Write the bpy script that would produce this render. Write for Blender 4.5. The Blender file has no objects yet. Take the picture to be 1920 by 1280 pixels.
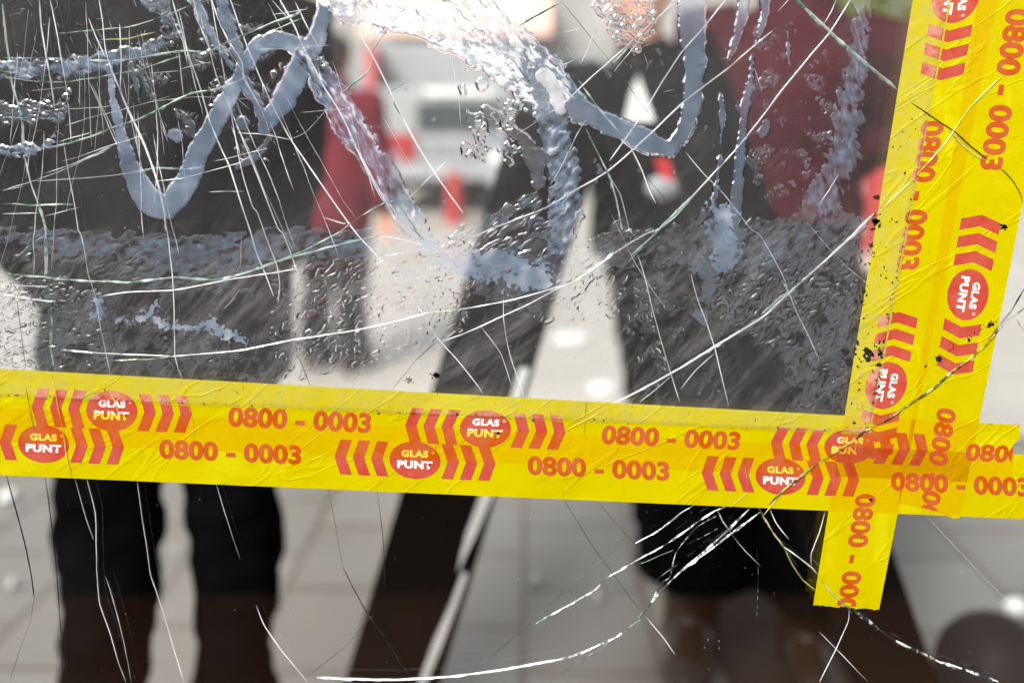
import bpy, bmesh, math, random
import numpy as np
from mathutils import Vector, noise as mnoise

random.seed(7)
R = math.radians
scene = bpy.context.scene
COL = scene.collection

# ------------------------------------------------------------------ camera
CAM_H = 1.4          # lens height
D_PANE = 0.72        # lens to pane
FPX = 1920 * 35 / 36.0
S = D_PANE / FPX     # metres on the pane per photo pixel
cam_d = bpy.data.cameras.new('camera')
cam = bpy.data.objects.new('camera', cam_d); COL.objects.link(cam)
cam.location = (0, -D_PANE, CAM_H); cam.rotation_euler = (R(90), 0, 0)
cam_d.lens = 35; cam_d.sensor_width = 36
cam_d.shift_y = -460 / 1920.0        # shift lens: keeps the pane parallel to the sensor
cam_d.clip_start = 0.02; cam_d.clip_end = 500
cam_d.dof.use_dof = True; cam_d.dof.focus_distance = D_PANE; cam_d.dof.aperture_fstop = 2.5
scene.camera = cam

# ------------------------------------------------------------------ sky and sun
world = bpy.data.worlds.new('World'); scene.world = world; world.use_nodes = True
wn = world.node_tree; wn.nodes.clear()
sky = wn.nodes.new('ShaderNodeTexSky'); sky.sky_type = 'NISHITA'; sky.sun_disc = False
SUN_EL, SUN_AZ = 40, 212
sky.sun_elevation = R(SUN_EL); sky.sun_rotation = R(SUN_AZ)
sky.air_density = 1.0; sky.dust_density = 4.0; sky.ozone_density = 1.0
bg = wn.nodes.new('ShaderNodeBackground'); bg.inputs['Strength'].default_value = 0.15
wo = wn.nodes.new('ShaderNodeOutputWorld')
hs = wn.nodes.new('ShaderNodeHueSaturation'); hs.inputs['Saturation'].default_value = .40   # thin cloud greys the sky
wn.links.new(sky.outputs[0], hs.inputs['Color']); wn.links.new(hs.outputs[0], bg.inputs[0]); wn.links.new(bg.outputs[0], wo.inputs[0])
sl = bpy.data.lights.new('sun', 'SUN'); sl.energy = 2.7; sl.angle = R(14); sl.color = (1, .965, .92)
sun = bpy.data.objects.new('sun', sl); COL.objects.link(sun)
sd = Vector((math.sin(R(SUN_AZ)) * math.cos(R(SUN_EL)), math.cos(R(SUN_AZ)) * math.cos(R(SUN_EL)), math.sin(R(SUN_EL))))
sun.rotation_euler = sd.to_track_quat('Z', 'Y').to_euler(); sun.location = (0, 0, 10)

scene.view_settings.view_transform = 'Standard'; scene.view_settings.look = 'None'
scene.view_settings.exposure = 0.7; scene.view_settings.gamma = 1
scene.render.engine = 'CYCLES'
cy = scene.cycles
cy.max_bounces = 10; cy.diffuse_bounces = 3; cy.glossy_bounces = 3
cy.transmission_bounces = 8; cy.transparent_max_bounces = 16
cy.use_denoising = True; cy.sample_clamp_indirect = 6
cy.caustics_refractive = False; cy.caustics_reflective = False

# ------------------------------------------------------------------ helpers
def P(x, y, off=0.0):
    """point on the pane under photo pixel (x, y); off = metres in front of it (towards the lens)"""
    return Vector(((x - 960) * S, -off, CAM_H - (y - 180) * S))

def W(x, y, d):
    return Vector(((x - 960) / FPX * d, d - D_PANE, CAM_H - (y - 180) / FPX * d))

def lin(*c):
    out = []
    for v in c:
        v /= 255.0
        out.append(v / 12.92 if v <= .04045 else ((v + .055) / 1.055) ** 2.4)
    return tuple(out) + (1,)

def link(name, mesh, mats=(), parent=None):
    o = bpy.data.objects.new(name, mesh); COL.objects.link(o)
    for m in (mats if isinstance(mats, (list, tuple)) else [mats]):
        mesh.materials.append(m)
    if parent: o.parent = parent
    return o

def tag(o, label=None, cat=None, group=None, kind=None):
    if label: o['label'] = label
    if cat: o['category'] = cat
    if group: o['group'] = group
    if kind: o['kind'] = kind
    return o

def empty(name, loc=(0, 0, 0), rz=0):
    o = bpy.data.objects.new(name, None); COL.objects.link(o)
    o.location = loc; o.rotation_euler = (0, 0, rz); o.empty_display_size = .1
    return o

def smooth(me):
    me.polygons.foreach_set('use_smooth', [True] * len(me.polygons))

def bm_obj(name, bm, mat, parent=None, sm=False):
    me = bpy.data.meshes.new(name); bm.to_mesh(me); bm.free()
    if sm: smooth(me)
    return link(name, me, mat, parent)

class NT:
    """tiny node helper"""
    def __init__(s, name):
        s.m = bpy.data.materials.new(name); s.m.use_nodes = True
        s.t = s.m.node_tree; s.t.nodes.clear()
        s.out = s.n('ShaderNodeOutputMaterial')
    def n(s, t, **kw):
        nd = s.t.nodes.new(t)
        for k, v in kw.items(): setattr(nd, k, v)
        return nd
    def val(s, sock, v):
        if hasattr(v, 'links') or isinstance(v, bpy.types.NodeSocket): s.t.links.new(v, sock)
        else: sock.default_value = v
    def node(s, t, ins=None, **kw):
        nd = s.n(t, **kw)
        for k, v in (ins or {}).items(): s.val(nd.inputs[k], v)
        return nd
    def math(s, op, a, b=0.0, clamp=False):
        nd = s.n('ShaderNodeMath', operation=op); nd.use_clamp = clamp
        s.val(nd.inputs[0], a); s.val(nd.inputs[1], b); return nd.outputs[0]
    def ramp(s, v, a, b, lo=0.0, hi=1.0, sm=True):
        nd = s.n('ShaderNodeMapRange'); nd.interpolation_type = 'SMOOTHSTEP' if sm else 'LINEAR'
        s.val(nd.inputs['Value'], v); s.val(nd.inputs['From Min'], a); s.val(nd.inputs['From Max'], b)
        s.val(nd.inputs['To Min'], lo); s.val(nd.inputs['To Max'], hi); return nd.outputs[0]
    def pos(s): return s.n('ShaderNodeTexCoord').outputs['Object']
    def grain(s, vec, ang, along, across):
        """pane coordinates turned by ang in the pane, then stretched along that direction"""
        return s.mapping(s.mapping(vec, rot=(0, R(ang), 0)), sc=(along, 1, across))
    def noise(s, scale, detail=3, vec=None, rough=.5, dist=0.0, d4=None):
        nd = s.n('ShaderNodeTexNoise')
        nd.inputs['Scale'].default_value = scale; nd.inputs['Detail'].default_value = detail
        nd.inputs['Roughness'].default_value = rough; nd.inputs['Distortion'].default_value = dist
        s.t.links.new(vec or s.pos(), nd.inputs['Vector']); return nd.outputs[0]
    def mapping(s, vec, loc=(0, 0, 0), rot=(0, 0, 0), sc=(1, 1, 1)):
        nd = s.n('ShaderNodeMapping'); s.t.links.new(vec, nd.inputs[0])
        nd.inputs[1].default_value = loc; nd.inputs[2].default_value = rot; nd.inputs[3].default_value = sc
        return nd.outputs[0]
    def mixc(s, f, a, b):
        nd = s.n('ShaderNodeMix', data_type='RGBA')
        s.val(nd.inputs[0], f); s.val(nd.inputs[6], a); s.val(nd.inputs[7], b); return nd.outputs[2]
    def mixs(s, f, a, b):
        nd = s.n('ShaderNodeMixShader'); s.val(nd.inputs[0], f)
        s.t.links.new(a, nd.inputs[1]); s.t.links.new(b, nd.inputs[2]); return nd.outputs[0]
    def bump(s, h, strength=.3, dist=.002):
        nd = s.n('ShaderNodeBump'); s.val(nd.inputs['Height'], h)
        nd.inputs['Strength'].default_value = strength; nd.inputs['Distance'].default_value = dist
        return nd.outputs[0]
    def done(s, sh):
        s.t.links.new(sh, s.out.inputs[0]); return s.m

def cloth_mat(name, c1, c2, scale=30, rough=.8, spec=.2, bumps=.4):
    k = NT(name); n1 = k.noise(scale * .2, 4); n2 = k.noise(scale * 12, 2)
    c = k.mixc(k.ramp(n1, .35, .65), c1, c2)
    b = k.bump(k.math('ADD', k.math('MULTIPLY', n1, 3.0), k.math('MULTIPLY', n2, .3)), bumps, .01)
    p = k.node('ShaderNodeBsdfPrincipled', {'Base Color': c, 'Roughness': rough, 'Specular IOR Level': spec, 'Normal': b})
    return k.done(p.outputs[0])

def paint_mat(name, c, rough=.4, metal=0.0, var=.25, spec=.5):
    k = NT(name); n = k.noise(9, 4)
    d = tuple(v * (1 - var) for v in c[:3]) + (1,)
    p = k.node('ShaderNodeBsdfPrincipled', {'Base Color': k.mixc(k.ramp(n, .3, .7), c, d), 'Roughness': k.ramp(n, .3, .7, rough * .8, min(1, rough * 1.25)),
               'Metallic': metal, 'Specular IOR Level': spec, 'Normal': k.bump(k.noise(60, 3), .08, .002)})
    return k.done(p.outputs[0])

# ------------------------------------------------------------------ ground
def ground_mat():
    k = NT('paving')
    ps = k.pos()
    v = k.mapping(ps, loc=(-.147, 0, 0), rot=(0, 0, R(90.9)))
    br = k.n('ShaderNodeTexBrick'); k.t.links.new(v, br.inputs['Vector'])
    br.offset = .5; br.offset_frequency = 2
    br.inputs['Scale'].default_value = 1.0
    br.inputs['Brick Width'].default_value = .41; br.inputs['Row Height'].default_value = .337
    br.inputs['Mortar Size'].default_value = .011; br.inputs['Mortar Smooth'].default_value = .3
    br.inputs['Color1'].default_value = (.172, .155, .134, 1); br.inputs['Color2'].default_value = (.222, .204, .180, 1)
    br.inputs['Mortar'].default_value = (.085, .055, .035, 1)
    stain = k.ramp(k.noise(1.7, 6, rough=.65), .35, .7)
    c = k.mixc(k.math('MULTIPLY', stain, .5), br.outputs['Color'], (.20, .165, .135, 1))
    g = k.noise(220, 3)
    c = k.mixc(k.ramp(g, .35, .75, 0, .3), c, (.38, .37, .34, 1))
    h = k.math('ADD', k.math('MULTIPLY', br.outputs['Fac'], -1.0), k.math('MULTIPLY', g, .15))
    p = k.node('ShaderNodeBsdfPrincipled', {'Base Color': c, 'Roughness': k.ramp(stain, 0, 1, .38, .6), 'Specular IOR Level': .8, 'Normal': k.bump(h, .5, .004)})
    return k.done(p.outputs[0])
bm = bmesh.new()
bmesh.ops.create_grid(bm, x_segments=40, y_segments=40, size=150)
g = bm_obj('ground', bm, ground_mat()); tag(g, 'grey square paving slabs of the street', None, kind='structure')

def far_ground_mat():  # sky sheen of the far ground put into a paler slab colour
    k = NT('far_ground_pale'); ps = k.pos(); br = k.n('ShaderNodeTexBrick'); k.t.links.new(ps, br.inputs['Vector'])
    br.inputs['Scale'].default_value = 1.0; br.inputs['Brick Width'].default_value = 1.2; br.inputs['Row Height'].default_value = .6; br.inputs['Mortar Size'].default_value = .008
    br.inputs['Color1'].default_value = (.44, .405, .36, 1); br.inputs['Color2'].default_value = (.50, .465, .42, 1); br.inputs['Mortar'].default_value = (.3, .26, .22, 1)
    st_ = k.ramp(k.noise(.9, 6, rough=.65), .4, .7, 0, .5)
    c = k.mixc(st_, br.outputs['Color'], (.40, .35, .30, 1))
    p = k.node('ShaderNodeBsdfPrincipled', {'Base Color': c, 'Roughness': .4, 'Specular IOR Level': .8, 'Normal': k.bump(k.noise(90, 4), .3, .004)})
    return k.done(p.outputs[0])
bm = bmesh.new(); vs = [bm.verts.new(v) for v in ((-60, 3.35, .004), (60, 3.35, .004), (60, 16.4, .004), (-60, 16.4, .004))]; bm.faces.new(vs)
tag(bm_obj('far_ground', bm, far_ground_mat()), 'pale slabs beyond the grey paving, lightened for the sheen of far ground', None, kind='structure')

# ------------------------------------------------------------------ basic solids
def add_box(bm, a, b, bevel=0):
    r = bmesh.ops.create_cube(bm, size=1)
    a, b = Vector(a), Vector(b); c = (a + b) / 2; s = b - a
    for v in r['verts']: v.co = Vector((c.x + v.co.x * s.x, c.y + v.co.y * s.y, c.z + v.co.z * s.z))
    if bevel:
        es = list({e for v in r['verts'] for e in v.link_edges})
        bmesh.ops.bevel(bm, geom=es, offset=bevel, segments=2, affect='EDGES', profile=.6)

def box(name, a, b, mat, parent=None, bevel=0):
    bm = bmesh.new(); add_box(bm, a, b, bevel); return bm_obj(name, bm, mat, parent)

def add_lathe(bm, prof, seg=32, ctr=(0, 0, 0), cap=True):
    rings = []
    for r, z in prof:
        rings.append([bm.verts.new((ctr[0] + r * math.cos(2 * math.pi * i / seg), ctr[1] + r * math.sin(2 * math.pi * i / seg), ctr[2] + z)) for i in range(seg)])
    for A, B in zip(rings, rings[1:]):
        for i in range(seg): bm.faces.new((A[i], A[(i + 1) % seg], B[(i + 1) % seg], B[i]))
    if cap:
        bm.faces.new(list(reversed(rings[0]))); bm.faces.new(rings[-1])

def add_tube(bm, pts, rad, seg=14):
    """closed tapered tube through pts; rad = (r) or (rx, ry) per point. Cross axis 1 stays as horizontal as it can."""
    pts = [Vector(p) for p in pts]; rings = []
    n = len(pts); prev = None
    for i, p in enumerate(pts):
        t = (pts[min(i + 1, n - 1)] - pts[max(i - 1, 0)]).normalized()
        if prev is None:
            a = Vector((1, 0, 0)) if abs(t.x) < .8 else Vector((0, 0, 1))
        else: a = prev
        a = (a - t * a.dot(t)).normalized(); prev = a
        b = t.cross(a)
        r = rad[i] if not isinstance(rad, (int, float)) else rad
        rx, ry = r if isinstance(r, (tuple, list)) else (r, r)
        rings.append([bm.verts.new(p + a * rx * math.cos(2 * math.pi * j / seg) + b * ry * math.sin(2 * math.pi * j / seg)) for j in range(seg)])
    for A, B in zip(rings, rings[1:]):
        for j in range(seg): bm.faces.new((A[j], A[(j + 1) % seg], B[(j + 1) % seg], B[j]))
    bm.faces.new(list(reversed(rings[0]))); bm.faces.new(rings[-1])

def add_ball(bm, c, r, u=20, v=14):
    q = bmesh.ops.create_uvsphere(bm, u_segments=u, v_segments=v, radius=1)
    r = r if isinstance(r, (tuple, list)) else (r, r, r)
    for w in q['verts']: w.co = Vector((c[0] + w.co.x * r[0], c[1] + w.co.y * r[1], c[2] + w.co.z * r[2]))

def fuse(name, bm, mat, parent, voxel=.01, smooth_it=4, fold=0.0, fscale=6.0):
    """union every shape of bm into one continuous skin"""
    bmesh.ops.recalc_face_normals(bm, faces=bm.faces[:])
    me = bpy.data.meshes.new(name); bm.to_mesh(me); bm.free()
    o = bpy.data.objects.new(name, me); COL.objects.link(o)
    m = o.modifiers.new('r', 'REMESH'); m.mode = 'VOXEL'; m.voxel_size = voxel; m.use_smooth_shade = True
    s = o.modifiers.new('s', 'SMOOTH'); s.iterations = smooth_it; s.factor = .5
    dg = bpy.context.evaluated_depsgraph_get(); dg.update()
    ne = bpy.data.meshes.new_from_object(o.evaluated_get(dg))
    bpy.data.objects.remove(o); bpy.data.meshes.remove(me)
    if fold:
        nrm = [v.normal.copy() for v in ne.vertices]
        for v, q in zip(ne.vertices, nrm):
            c = v.co
            n = mnoise.noise(Vector((c.x * fscale, c.y * fscale, c.z * fscale * 1.8))) + .5 * mnoise.noise(Vector((c.x * fscale * 2.3, c.y * fscale * 2.3 + 7, c.z * fscale * 4)))
            v.co = c + q * (n * fold)
    smooth(ne)
    return link(name, ne, mat, parent)

# ------------------------------------------------------------------ materials used by people and street
SKIN = cloth_mat('skin', lin(214, 160, 132), lin(200, 142, 118), 20, .5, .4, .1)
HAIR = cloth_mat('dark_hair', (.02, .013, .01, 1), (.035, .022, .015, 1), 60, .5, .4)
BLACKC = cloth_mat('black_cloth', (.0018, .0018, .0020, 1), (.0045, .0045, .0050, 1), 18, .9, .03)
BLACKT = cloth_mat('black_trouser_cloth', (.0010, .0010, .0014, 1), (.0032, .0032, .0042, 1), 26, .95, .02)
DRED = cloth_mat('dark_red_cloth', (.10, .010, .018, 1), (.15, .016, .026, 1), 16, .85, .15)
MAROON = cloth_mat('maroon_cloth', (.034, .0050, .0085, 1), (.052, .0075, .012, 1), 16, .85, .08)
SHOE = paint_mat('brown_shoe_leather', (.035, .018, .010, 1), .35)
PAPER = cloth_mat('white_paper', (.82, .82, .80, 1), (.7, .7, .7, 1), 12, .7, .3)
EYE = paint_mat('eye_white', (.7, .7, .68, 1), .2)

def lerp(a, b, t): return tuple(x + (y - x) * t for x, y in zip(a, b))

def person(loc, rz, H, label, coat_m, trouser_m, hem=.47, arms=None, coat_w=1.0, stance=.055, hair_m=HAIR, leg_w=1.0, flare=0.0, shoe_m=SHOE, boots=False, tilt=0.0):
    """arms: per side (elbow, wrist, hand direction) in body space (x right of body, -y front), as fractions of H"""
    t = empty('person', loc, rz); t.rotation_euler[1] = R(tilt); tag(t, label, 'person')
    h = H
    arms = arms or {}
    A = {}
    for s in (-1, 1):
        A[s] = arms.get(s, ((s * .150, .01, .625), (s * .150, -.035, .47), (0, -.1, -1)))
    sh = {s: (s * .105, 0, .805) for s in (-1, 1)}
    m = lambda p: Vector(p) * h
    # --- body: one continuous surface
    bm = bmesh.new()
    add_tube(bm, [m((0, 0, .50)), m((0, 0, .56)), m((0, 0, .64)), m((0, .0, .72)), m((0, .0, .79)), m((0, .0, .825))],
             [(a_ * h * min(1, coat_w) * (.9 if coat_w < 1 else 1), b_ * h) for a_, b_ in ((.085, .055), (.09, .06), (.075, .05), (.09, .058), (.095, .05), (.04, .035))], 24)
    add_tube(bm, [m((0, .005, .80)), m((0, 0, .84)), m((0, -.006, .88))], [.036 * h, .033 * h, .035 * h])
    hc = m((0, -.008, .932))
    add_ball(bm, hc, (.044 * h, .055 * h, .062 * h))
    add_ball(bm, hc + m((0, -.016, -.030)), (.032 * h, .036 * h, .034 * h))        # jaw
    add_tube(bm, [hc + m((0, -.052, .010)), hc + m((0, -.064, -.010)), hc + m((0, -.050, -.014))], [.005 * h, .009 * h, .006 * h])
    add_tube(bm, [hc + m((-.014, -.048, -.030)), hc + m((0, -.054, -.030)), hc + m((.014, -.048, -.030))], [.004 * h, .006 * h, .004 * h])
    for s in (-1, 1):
        add_ball(bm, hc + m((s * .045, .004, -.004)), (.007 * h, .013 * h, .019 * h))
        hip, knee, ank = (s * .045, 0, .50), (s * (stance + .002), -.008, .28), (s * (stance + .006), .008, .045)
        add_tube(bm, [m(hip), m(lerp(hip, knee, .5)), m(knee), m(lerp(knee, ank, .35)), m(ank), m((ank[0], ank[1], .02))],
                 [r_ * h * min(1, leg_w) * .88 for r_ in (.055, .048, .034, .034, .021, .022)])
        add_tube(bm, [m((ank[0], .03, .022)), m((ank[0], -.02, .024)), m((ank[0] + s * .008, -.085, .014))], [.022 * h, .024 * h, .014 * h])
        e, w, hd = A[s]; hd = Vector(hd).normalized()
        add_tube(bm, [m(sh[s]), m(lerp(sh[s], e, .5)), m(e), m(lerp(e, w, .3)), m(w)], [.036 * h, .030 * h, .024 * h, .025 * h, .015 * h])
        # hand: palm, four fingers, thumb, all curled
        W0 = m(w); side = hd.cross(Vector((0, 1, 0)) if abs(hd.y) < .9 else Vector((0, 0, 1))).normalized(); up = side.cross(hd)
        add_tube(bm, [W0, W0 + hd * .025 * h, W0 + hd * .05 * h], [(.015 * h, .011 * h), (.023 * h, .012 * h), (.023 * h, .010 * h)], 12)
        for q, L in zip((-1.5, -.5, .5, 1.5), (.032, .042, .045, .037)):
            b0 = W0 + hd * .048 * h + side * q * .0115 * h
            p1 = b0 + hd * L * .45 * h + up * .002 * h; p2 = p1 + (hd * .8 + up * .5).normalized() * L * .33 * h; p3 = p2 + (hd * .3 + up).normalized() * L * .28 * h
            add_tube(bm, [b0, p1, p2, p3], [.0052 * h, .0050 * h, .0046 * h, .0036 * h], 8)
        b0 = W0 + hd * .018 * h + side * s * .016 * h
        add_tube(bm, [b0, b0 + (hd + side * s * .9).normalized() * .02 * h, b0 + (hd * 1.1 + side * s * .5 + up * .5).normalized() * .04 * h], [.0075 * h, .0065 * h, .005 * h], 8)
    fuse('body', bm, SKIN, t, .0065, 3)
    for s in (-1, 1):
        bm = bmesh.new(); add_ball(bm, hc + m((s * .017, -.047, .004)), .0066 * h, 12, 8); bm_obj('eye', bm, EYE, t, True)
    # --- hair
    bm = bmesh.new()
    add_ball(bm, hc + m((0, .012, .013)), (.050 * h, .054 * h, .058 * h))
    add_ball(bm, hc + m((0, .030, -.022)), (.043 * h, .034 * h, .04 * h))
    fuse('hair', bm, hair_m, t, .008, 2, .004, 30)
    # --- trousers
    bm = bmesh.new()
    add_tube(bm, [m((0, 0, .44)), m((0, 0, .52)), m((0, 0, .60))], [(.088 * h, .066 * h), (.10 * h, .07 * h), (.088 * h, .062 * h)], 24)
    for s in (-1, 1):
        add_tube(bm, [m((s * .048, 0, .50)), m((s * (stance), 0, .38)), m((s * (stance + .002), -.008, .28)), m((s * (stance + .004), .004, .21)),
                      m((s * (stance + .006), .006, .14 if boots else .12)), m((s * (stance + .006), .004, .105 if boots else .04))],
                 [.062 * h * leg_w, .058 * h * leg_w, (.052 + flare) * h * leg_w, (.046 + flare) * h * leg_w, (.050 + flare) * h * leg_w, (.053 + flare) * h * leg_w], 18)
    fuse('trousers', bm, trouser_m, t, .012, 3, .014, 8)
    # --- coat with sleeves
    bm = bmesh.new(); cw = coat_w
    add_tube(bm, [m((0, 0, hem)), m((0, 0, .55 if hem < .53 else hem + .02)), m((0, 0, .65)), m((0, 0, .74)), m((0, 0, .80)), m((0, 0, .835))],
             [(.122 * h * cw, .085 * h), (.12 * h * cw, .082 * h), (.108 * h * cw, .075 * h), (.118 * h * cw, .078 * h), (.115 * h, .062 * h), (.046 * h, .045 * h)], 28)
    add_tube(bm, [m((0, .004, .82)), m((0, 0, .862))], [(.048 * h, .046 * h), (.046 * h, .044 * h)], 18)
    for s in (-1, 1):
        e, w, hd = A[s]
        add_tube(bm, [m((s * .085, 0, .80)), m(sh[s]), m(lerp(sh[s], e, .5)), m(e), m(lerp(e, w, .5)), m(lerp(e, w, .98))],
                 [.04 * h, .05 * h, .045 * h, .041 * h, .037 * h, .031 * h], 16)
    fuse('coat', bm, coat_m, t, .012, 3, .010, 6)
    # --- shoes
    for s in (-1, 1):
        bm = bmesh.new(); x = s * (stance + .006)
        add_tube(bm, [m((x, .045, .024)), m((x, .02, .028)), m((x, -.03, .030)), m((x + s * .006, -.075, .022)), m((x + s * .009, -.105, .015))],
                 [(.024 * h, .024 * h), (.030 * h, .028 * h), (.030 * h, .028 * h), (.030 * h, .020 * h), (.016 * h, .010 * h)], 16)
        if boots: add_tube(bm, [m((x, .012, .02)), m((x, .010, .06)), m((x, .004, .125))], [(.036 * h, .036 * h), (.036 * h, .036 * h), (.043 * h, .041 * h)], 18)
        for v in bm.verts: v.co.z = max(v.co.z, .002)
        fuse('boot' if boots else 'shoe', bm, shoe_m, t, .008, 2)
    return t

# person in black, close behind the pane on the left
person((W(322, 180, 1.74).x, 1.74 - D_PANE, 0), R(30), 1.92, 'person in a long black coat and baggy black trousers, nearest on the left', BLACKC, BLACKT,
       hem=.475, coat_w=.93, stance=.0535, leg_w=.80, flare=.0,
       arms={1: ((.118, .04, .65), (.075, -.035, .58), (-.9, .25, -.5)), -1: ((-.142, .03, .66), (-.085, -.035, .565), (.9, .25, -.5))})
# person with back turned, maroon coat
person((W(628, 180, 5.1).x, 5.1 - D_PANE, 0), R(160), 1.72, 'person in a dark red coat with back turned, far off left of centre', DRED, BLACKT,
       hem=.42, coat_w=.98, arms={1: ((.15, -.02, .63), (.09, -.12, .70), (-.5, -.3, .6)), -1: ((-.155, .01, .63), (-.15, -.03, .47), (0, -.1, -1))})
# person in black holding paper
pc = person((W(1288, 180, 3.15).x, 3.15 - D_PANE, 0), R(8), 1.84, 'person in a black coat holding a white sheet of paper with both hands', BLACKC, BLACKT,
       hem=.50, coat_w=1.0, tilt=-5.2, stance=.042, leg_w=.86, arms={-1: ((-.16, -.01, .66), (-.035, -.14, .735), (.7, -.25, .55)), 1: ((.16, -.01, .66), (.055, -.14, .71), (-.6, -.25, .3))})
# person in maroon jacket
person((W(1398, 180, 2.45).x, 2.45 - D_PANE, 0), R(-8), 1.94, 'person in a short maroon jacket and wide black trousers, on the right', MAROON, BLACKT,
       hem=.575, coat_w=.80, stance=.066, leg_w=1.30, flare=.010, shoe_m=SHOE, boots=True, tilt=4.5,
       arms={1: ((.125, .03, .68), (.055, -.012, .645), (-.9, .2, .1)), -1: ((-.108, .05, .68), (-.055, -.012, .645), (.9, .2, .1))})

# sheet of paper in the hands
bm = bmesh.new()
q = [W(1196, 142, 2.70), W(1232, 232, 2.68), W(1206, 258, 2.68), W(1168, 246, 2.68), W(1182, 180, 2.69)]
fr = [bm.verts.new(v) for v in q]; bk = [bm.verts.new(v + Vector((0, .004, 0))) for v in q]
bm.faces.new(fr); bm.faces.new(list(reversed(bk)))
for i in range(5): bm.faces.new((fr[i], bk[i], bk[(i + 1) % 5], fr[(i + 1) % 5]))
tag(bm_obj('paper_sheet', bm, PAPER), 'white pointed sheet of paper held in front of the black coat', 'paper')
# shoulder bag: red strap, grey pouch
bag = empty('shoulder_bag', W(1243, 352, 2.72)); tag(bag, 'grey pouch on a red strap hanging in front of the black coat', 'bag')
def loc_in(bagobj, v): return Vector(v) - bagobj.location
RED = cloth_mat('red_strap_cloth', (.50, .015, .02, 1), (.38, .01, .015, 1), 20, .7, .3)
bm = bmesh.new(); add_tube(bm, [loc_in(bag, W(1222, 250, 2.74)), loc_in(bag, W(1240, 290, 2.72)), loc_in(bag, W(1256, 338, 2.71))], [(.020, .004)] * 3, 10); bm_obj('strap', bm, RED, bag)
bm = bmesh.new(); add_ball(bm, (0, 0, 0), (.046, .02, .034)); bm_obj('pouch', bm, paint_mat('grey_pouch_fabric', (.33, .35, .36, 1), .6), bag, True)

# ------------------------------------------------------------------ black A-frame stand just behind the pane
st = empty('a_frame_stand', (W(1150, 180, 1.62).x, 1.62 - D_PANE, 0)); tag(st, 'tall black steel stand with two splayed slanting beams behind the glass', 'stand')
BLK = paint_mat('black_gloss_paint', (.0035, .004, .0046, 1), .3, 0, .25, .2)
GLINT = paint_mat('beam_glint_white', (.88, .89, .91, 1), .3, 0, .2)  # bright colour for the glint on the glossy beam
def beam(p0, p1, w, th, mat, name, par, bev=.006, off=Vector((0, 0, 0))):
    p0, p1 = Vector(p0) - par.location + off, Vector(p1) - par.location + off
    d = (p1 - p0).normalized(); a = d.cross(Vector((0, 1, 0))).normalized(); b = Vector((0, 1, 0))
    bm = bmesh.new(); r = bmesh.ops.create_cube(bm, size=1); L = (p1 - p0).length; c = (p0 + p1) / 2
    for v in r['verts']: v.co = c + d * v.co.z * L + a * v.co.x * w + b * v.co.y * th
    bmesh.ops.bevel(bm, geom=bm.edges[:], offset=bev, segments=2, affect='EDGES')
    return bm_obj(name, bm, mat, par)
dst = 1.62
yb = 180 + CAM_H * FPX / dst
xL = lambda y: 925 - .297 * (y - 640)
xR = lambda y: 1676 + .344 * (y - 1280)
beam(W(xL(yb), yb - 4, dst), W(xL(232), 232, dst), .135, .06, BLK, 'beam', st)
beam(W(xR(yb), yb - 4, dst + .03), W(xR(88) - 4, 88, dst + .03), .118, .05, BLK, 'beam', st)
beam(W(1035, 262, dst + .075), W(1262, 262, dst + .075), .05, .03, BLK, 'crossbar', st)
def strip(pts, name):  # flat white shape standing in for light glinting along the beam
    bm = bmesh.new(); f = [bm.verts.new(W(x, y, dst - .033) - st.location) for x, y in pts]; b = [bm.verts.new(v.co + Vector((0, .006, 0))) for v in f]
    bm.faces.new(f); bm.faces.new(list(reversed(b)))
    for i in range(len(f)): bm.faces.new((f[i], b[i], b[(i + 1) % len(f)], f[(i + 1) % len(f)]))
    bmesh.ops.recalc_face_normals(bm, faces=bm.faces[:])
    bm_obj(name, bm, GLINT, st)
strip([(974, 690), (992, 690), (955, 830), (921, 935), (893, 1000), (868, 1050), (858, 1076), (864, 1040), (876, 995), (898, 935), (932, 830)], 'painted_glint')
strip([(867, 1074), (876, 1076), (858, 1130), (832, 1200), (796, 1285), (783, 1285), (814, 1200), (846, 1130)], 'painted_glint')

# thin dark mat standing in for shaded paving under the boots
bm = bmesh.new(); add_box(bm, (W(1300, 1100, 2.8).x, 1.9 - D_PANE, .002), (W(1640, 1100, 2.8).x, 2.86 - D_PANE, .010), .003)
tag(bm_obj('shade_mat', bm, cloth_mat('shade_brown', (.050, .036, .028, 1), (.034, .024, .019, 1), 5, .7, .15)), 'thin dark brown mat standing in for shaded paving under the boots', 'mat')

# ball shaped bollard at the lower right
c = W(1866, 1264, 1.95)
bo = empty('ball_bollard', (c.x, c.y, 0)); tag(bo, 'dark brown ball shaped bollard at the lower right corner', 'bollard')
BRN = paint_mat('dark_brown_enamel', (.036, .029, .030, 1), .6, 0, .25, .25)
bm = bmesh.new(); add_ball(bm, (0, 0, c.z), .113, 48, 32); bm_obj('ball', bm, BRN, bo, True)
bm = bmesh.new(); add_lathe(bm, [(.09, .001), (.09, .02), (.055, .03), (.05, max(.05, c.z - .1))]); bm_obj('foot', bm, BLK, bo)

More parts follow.
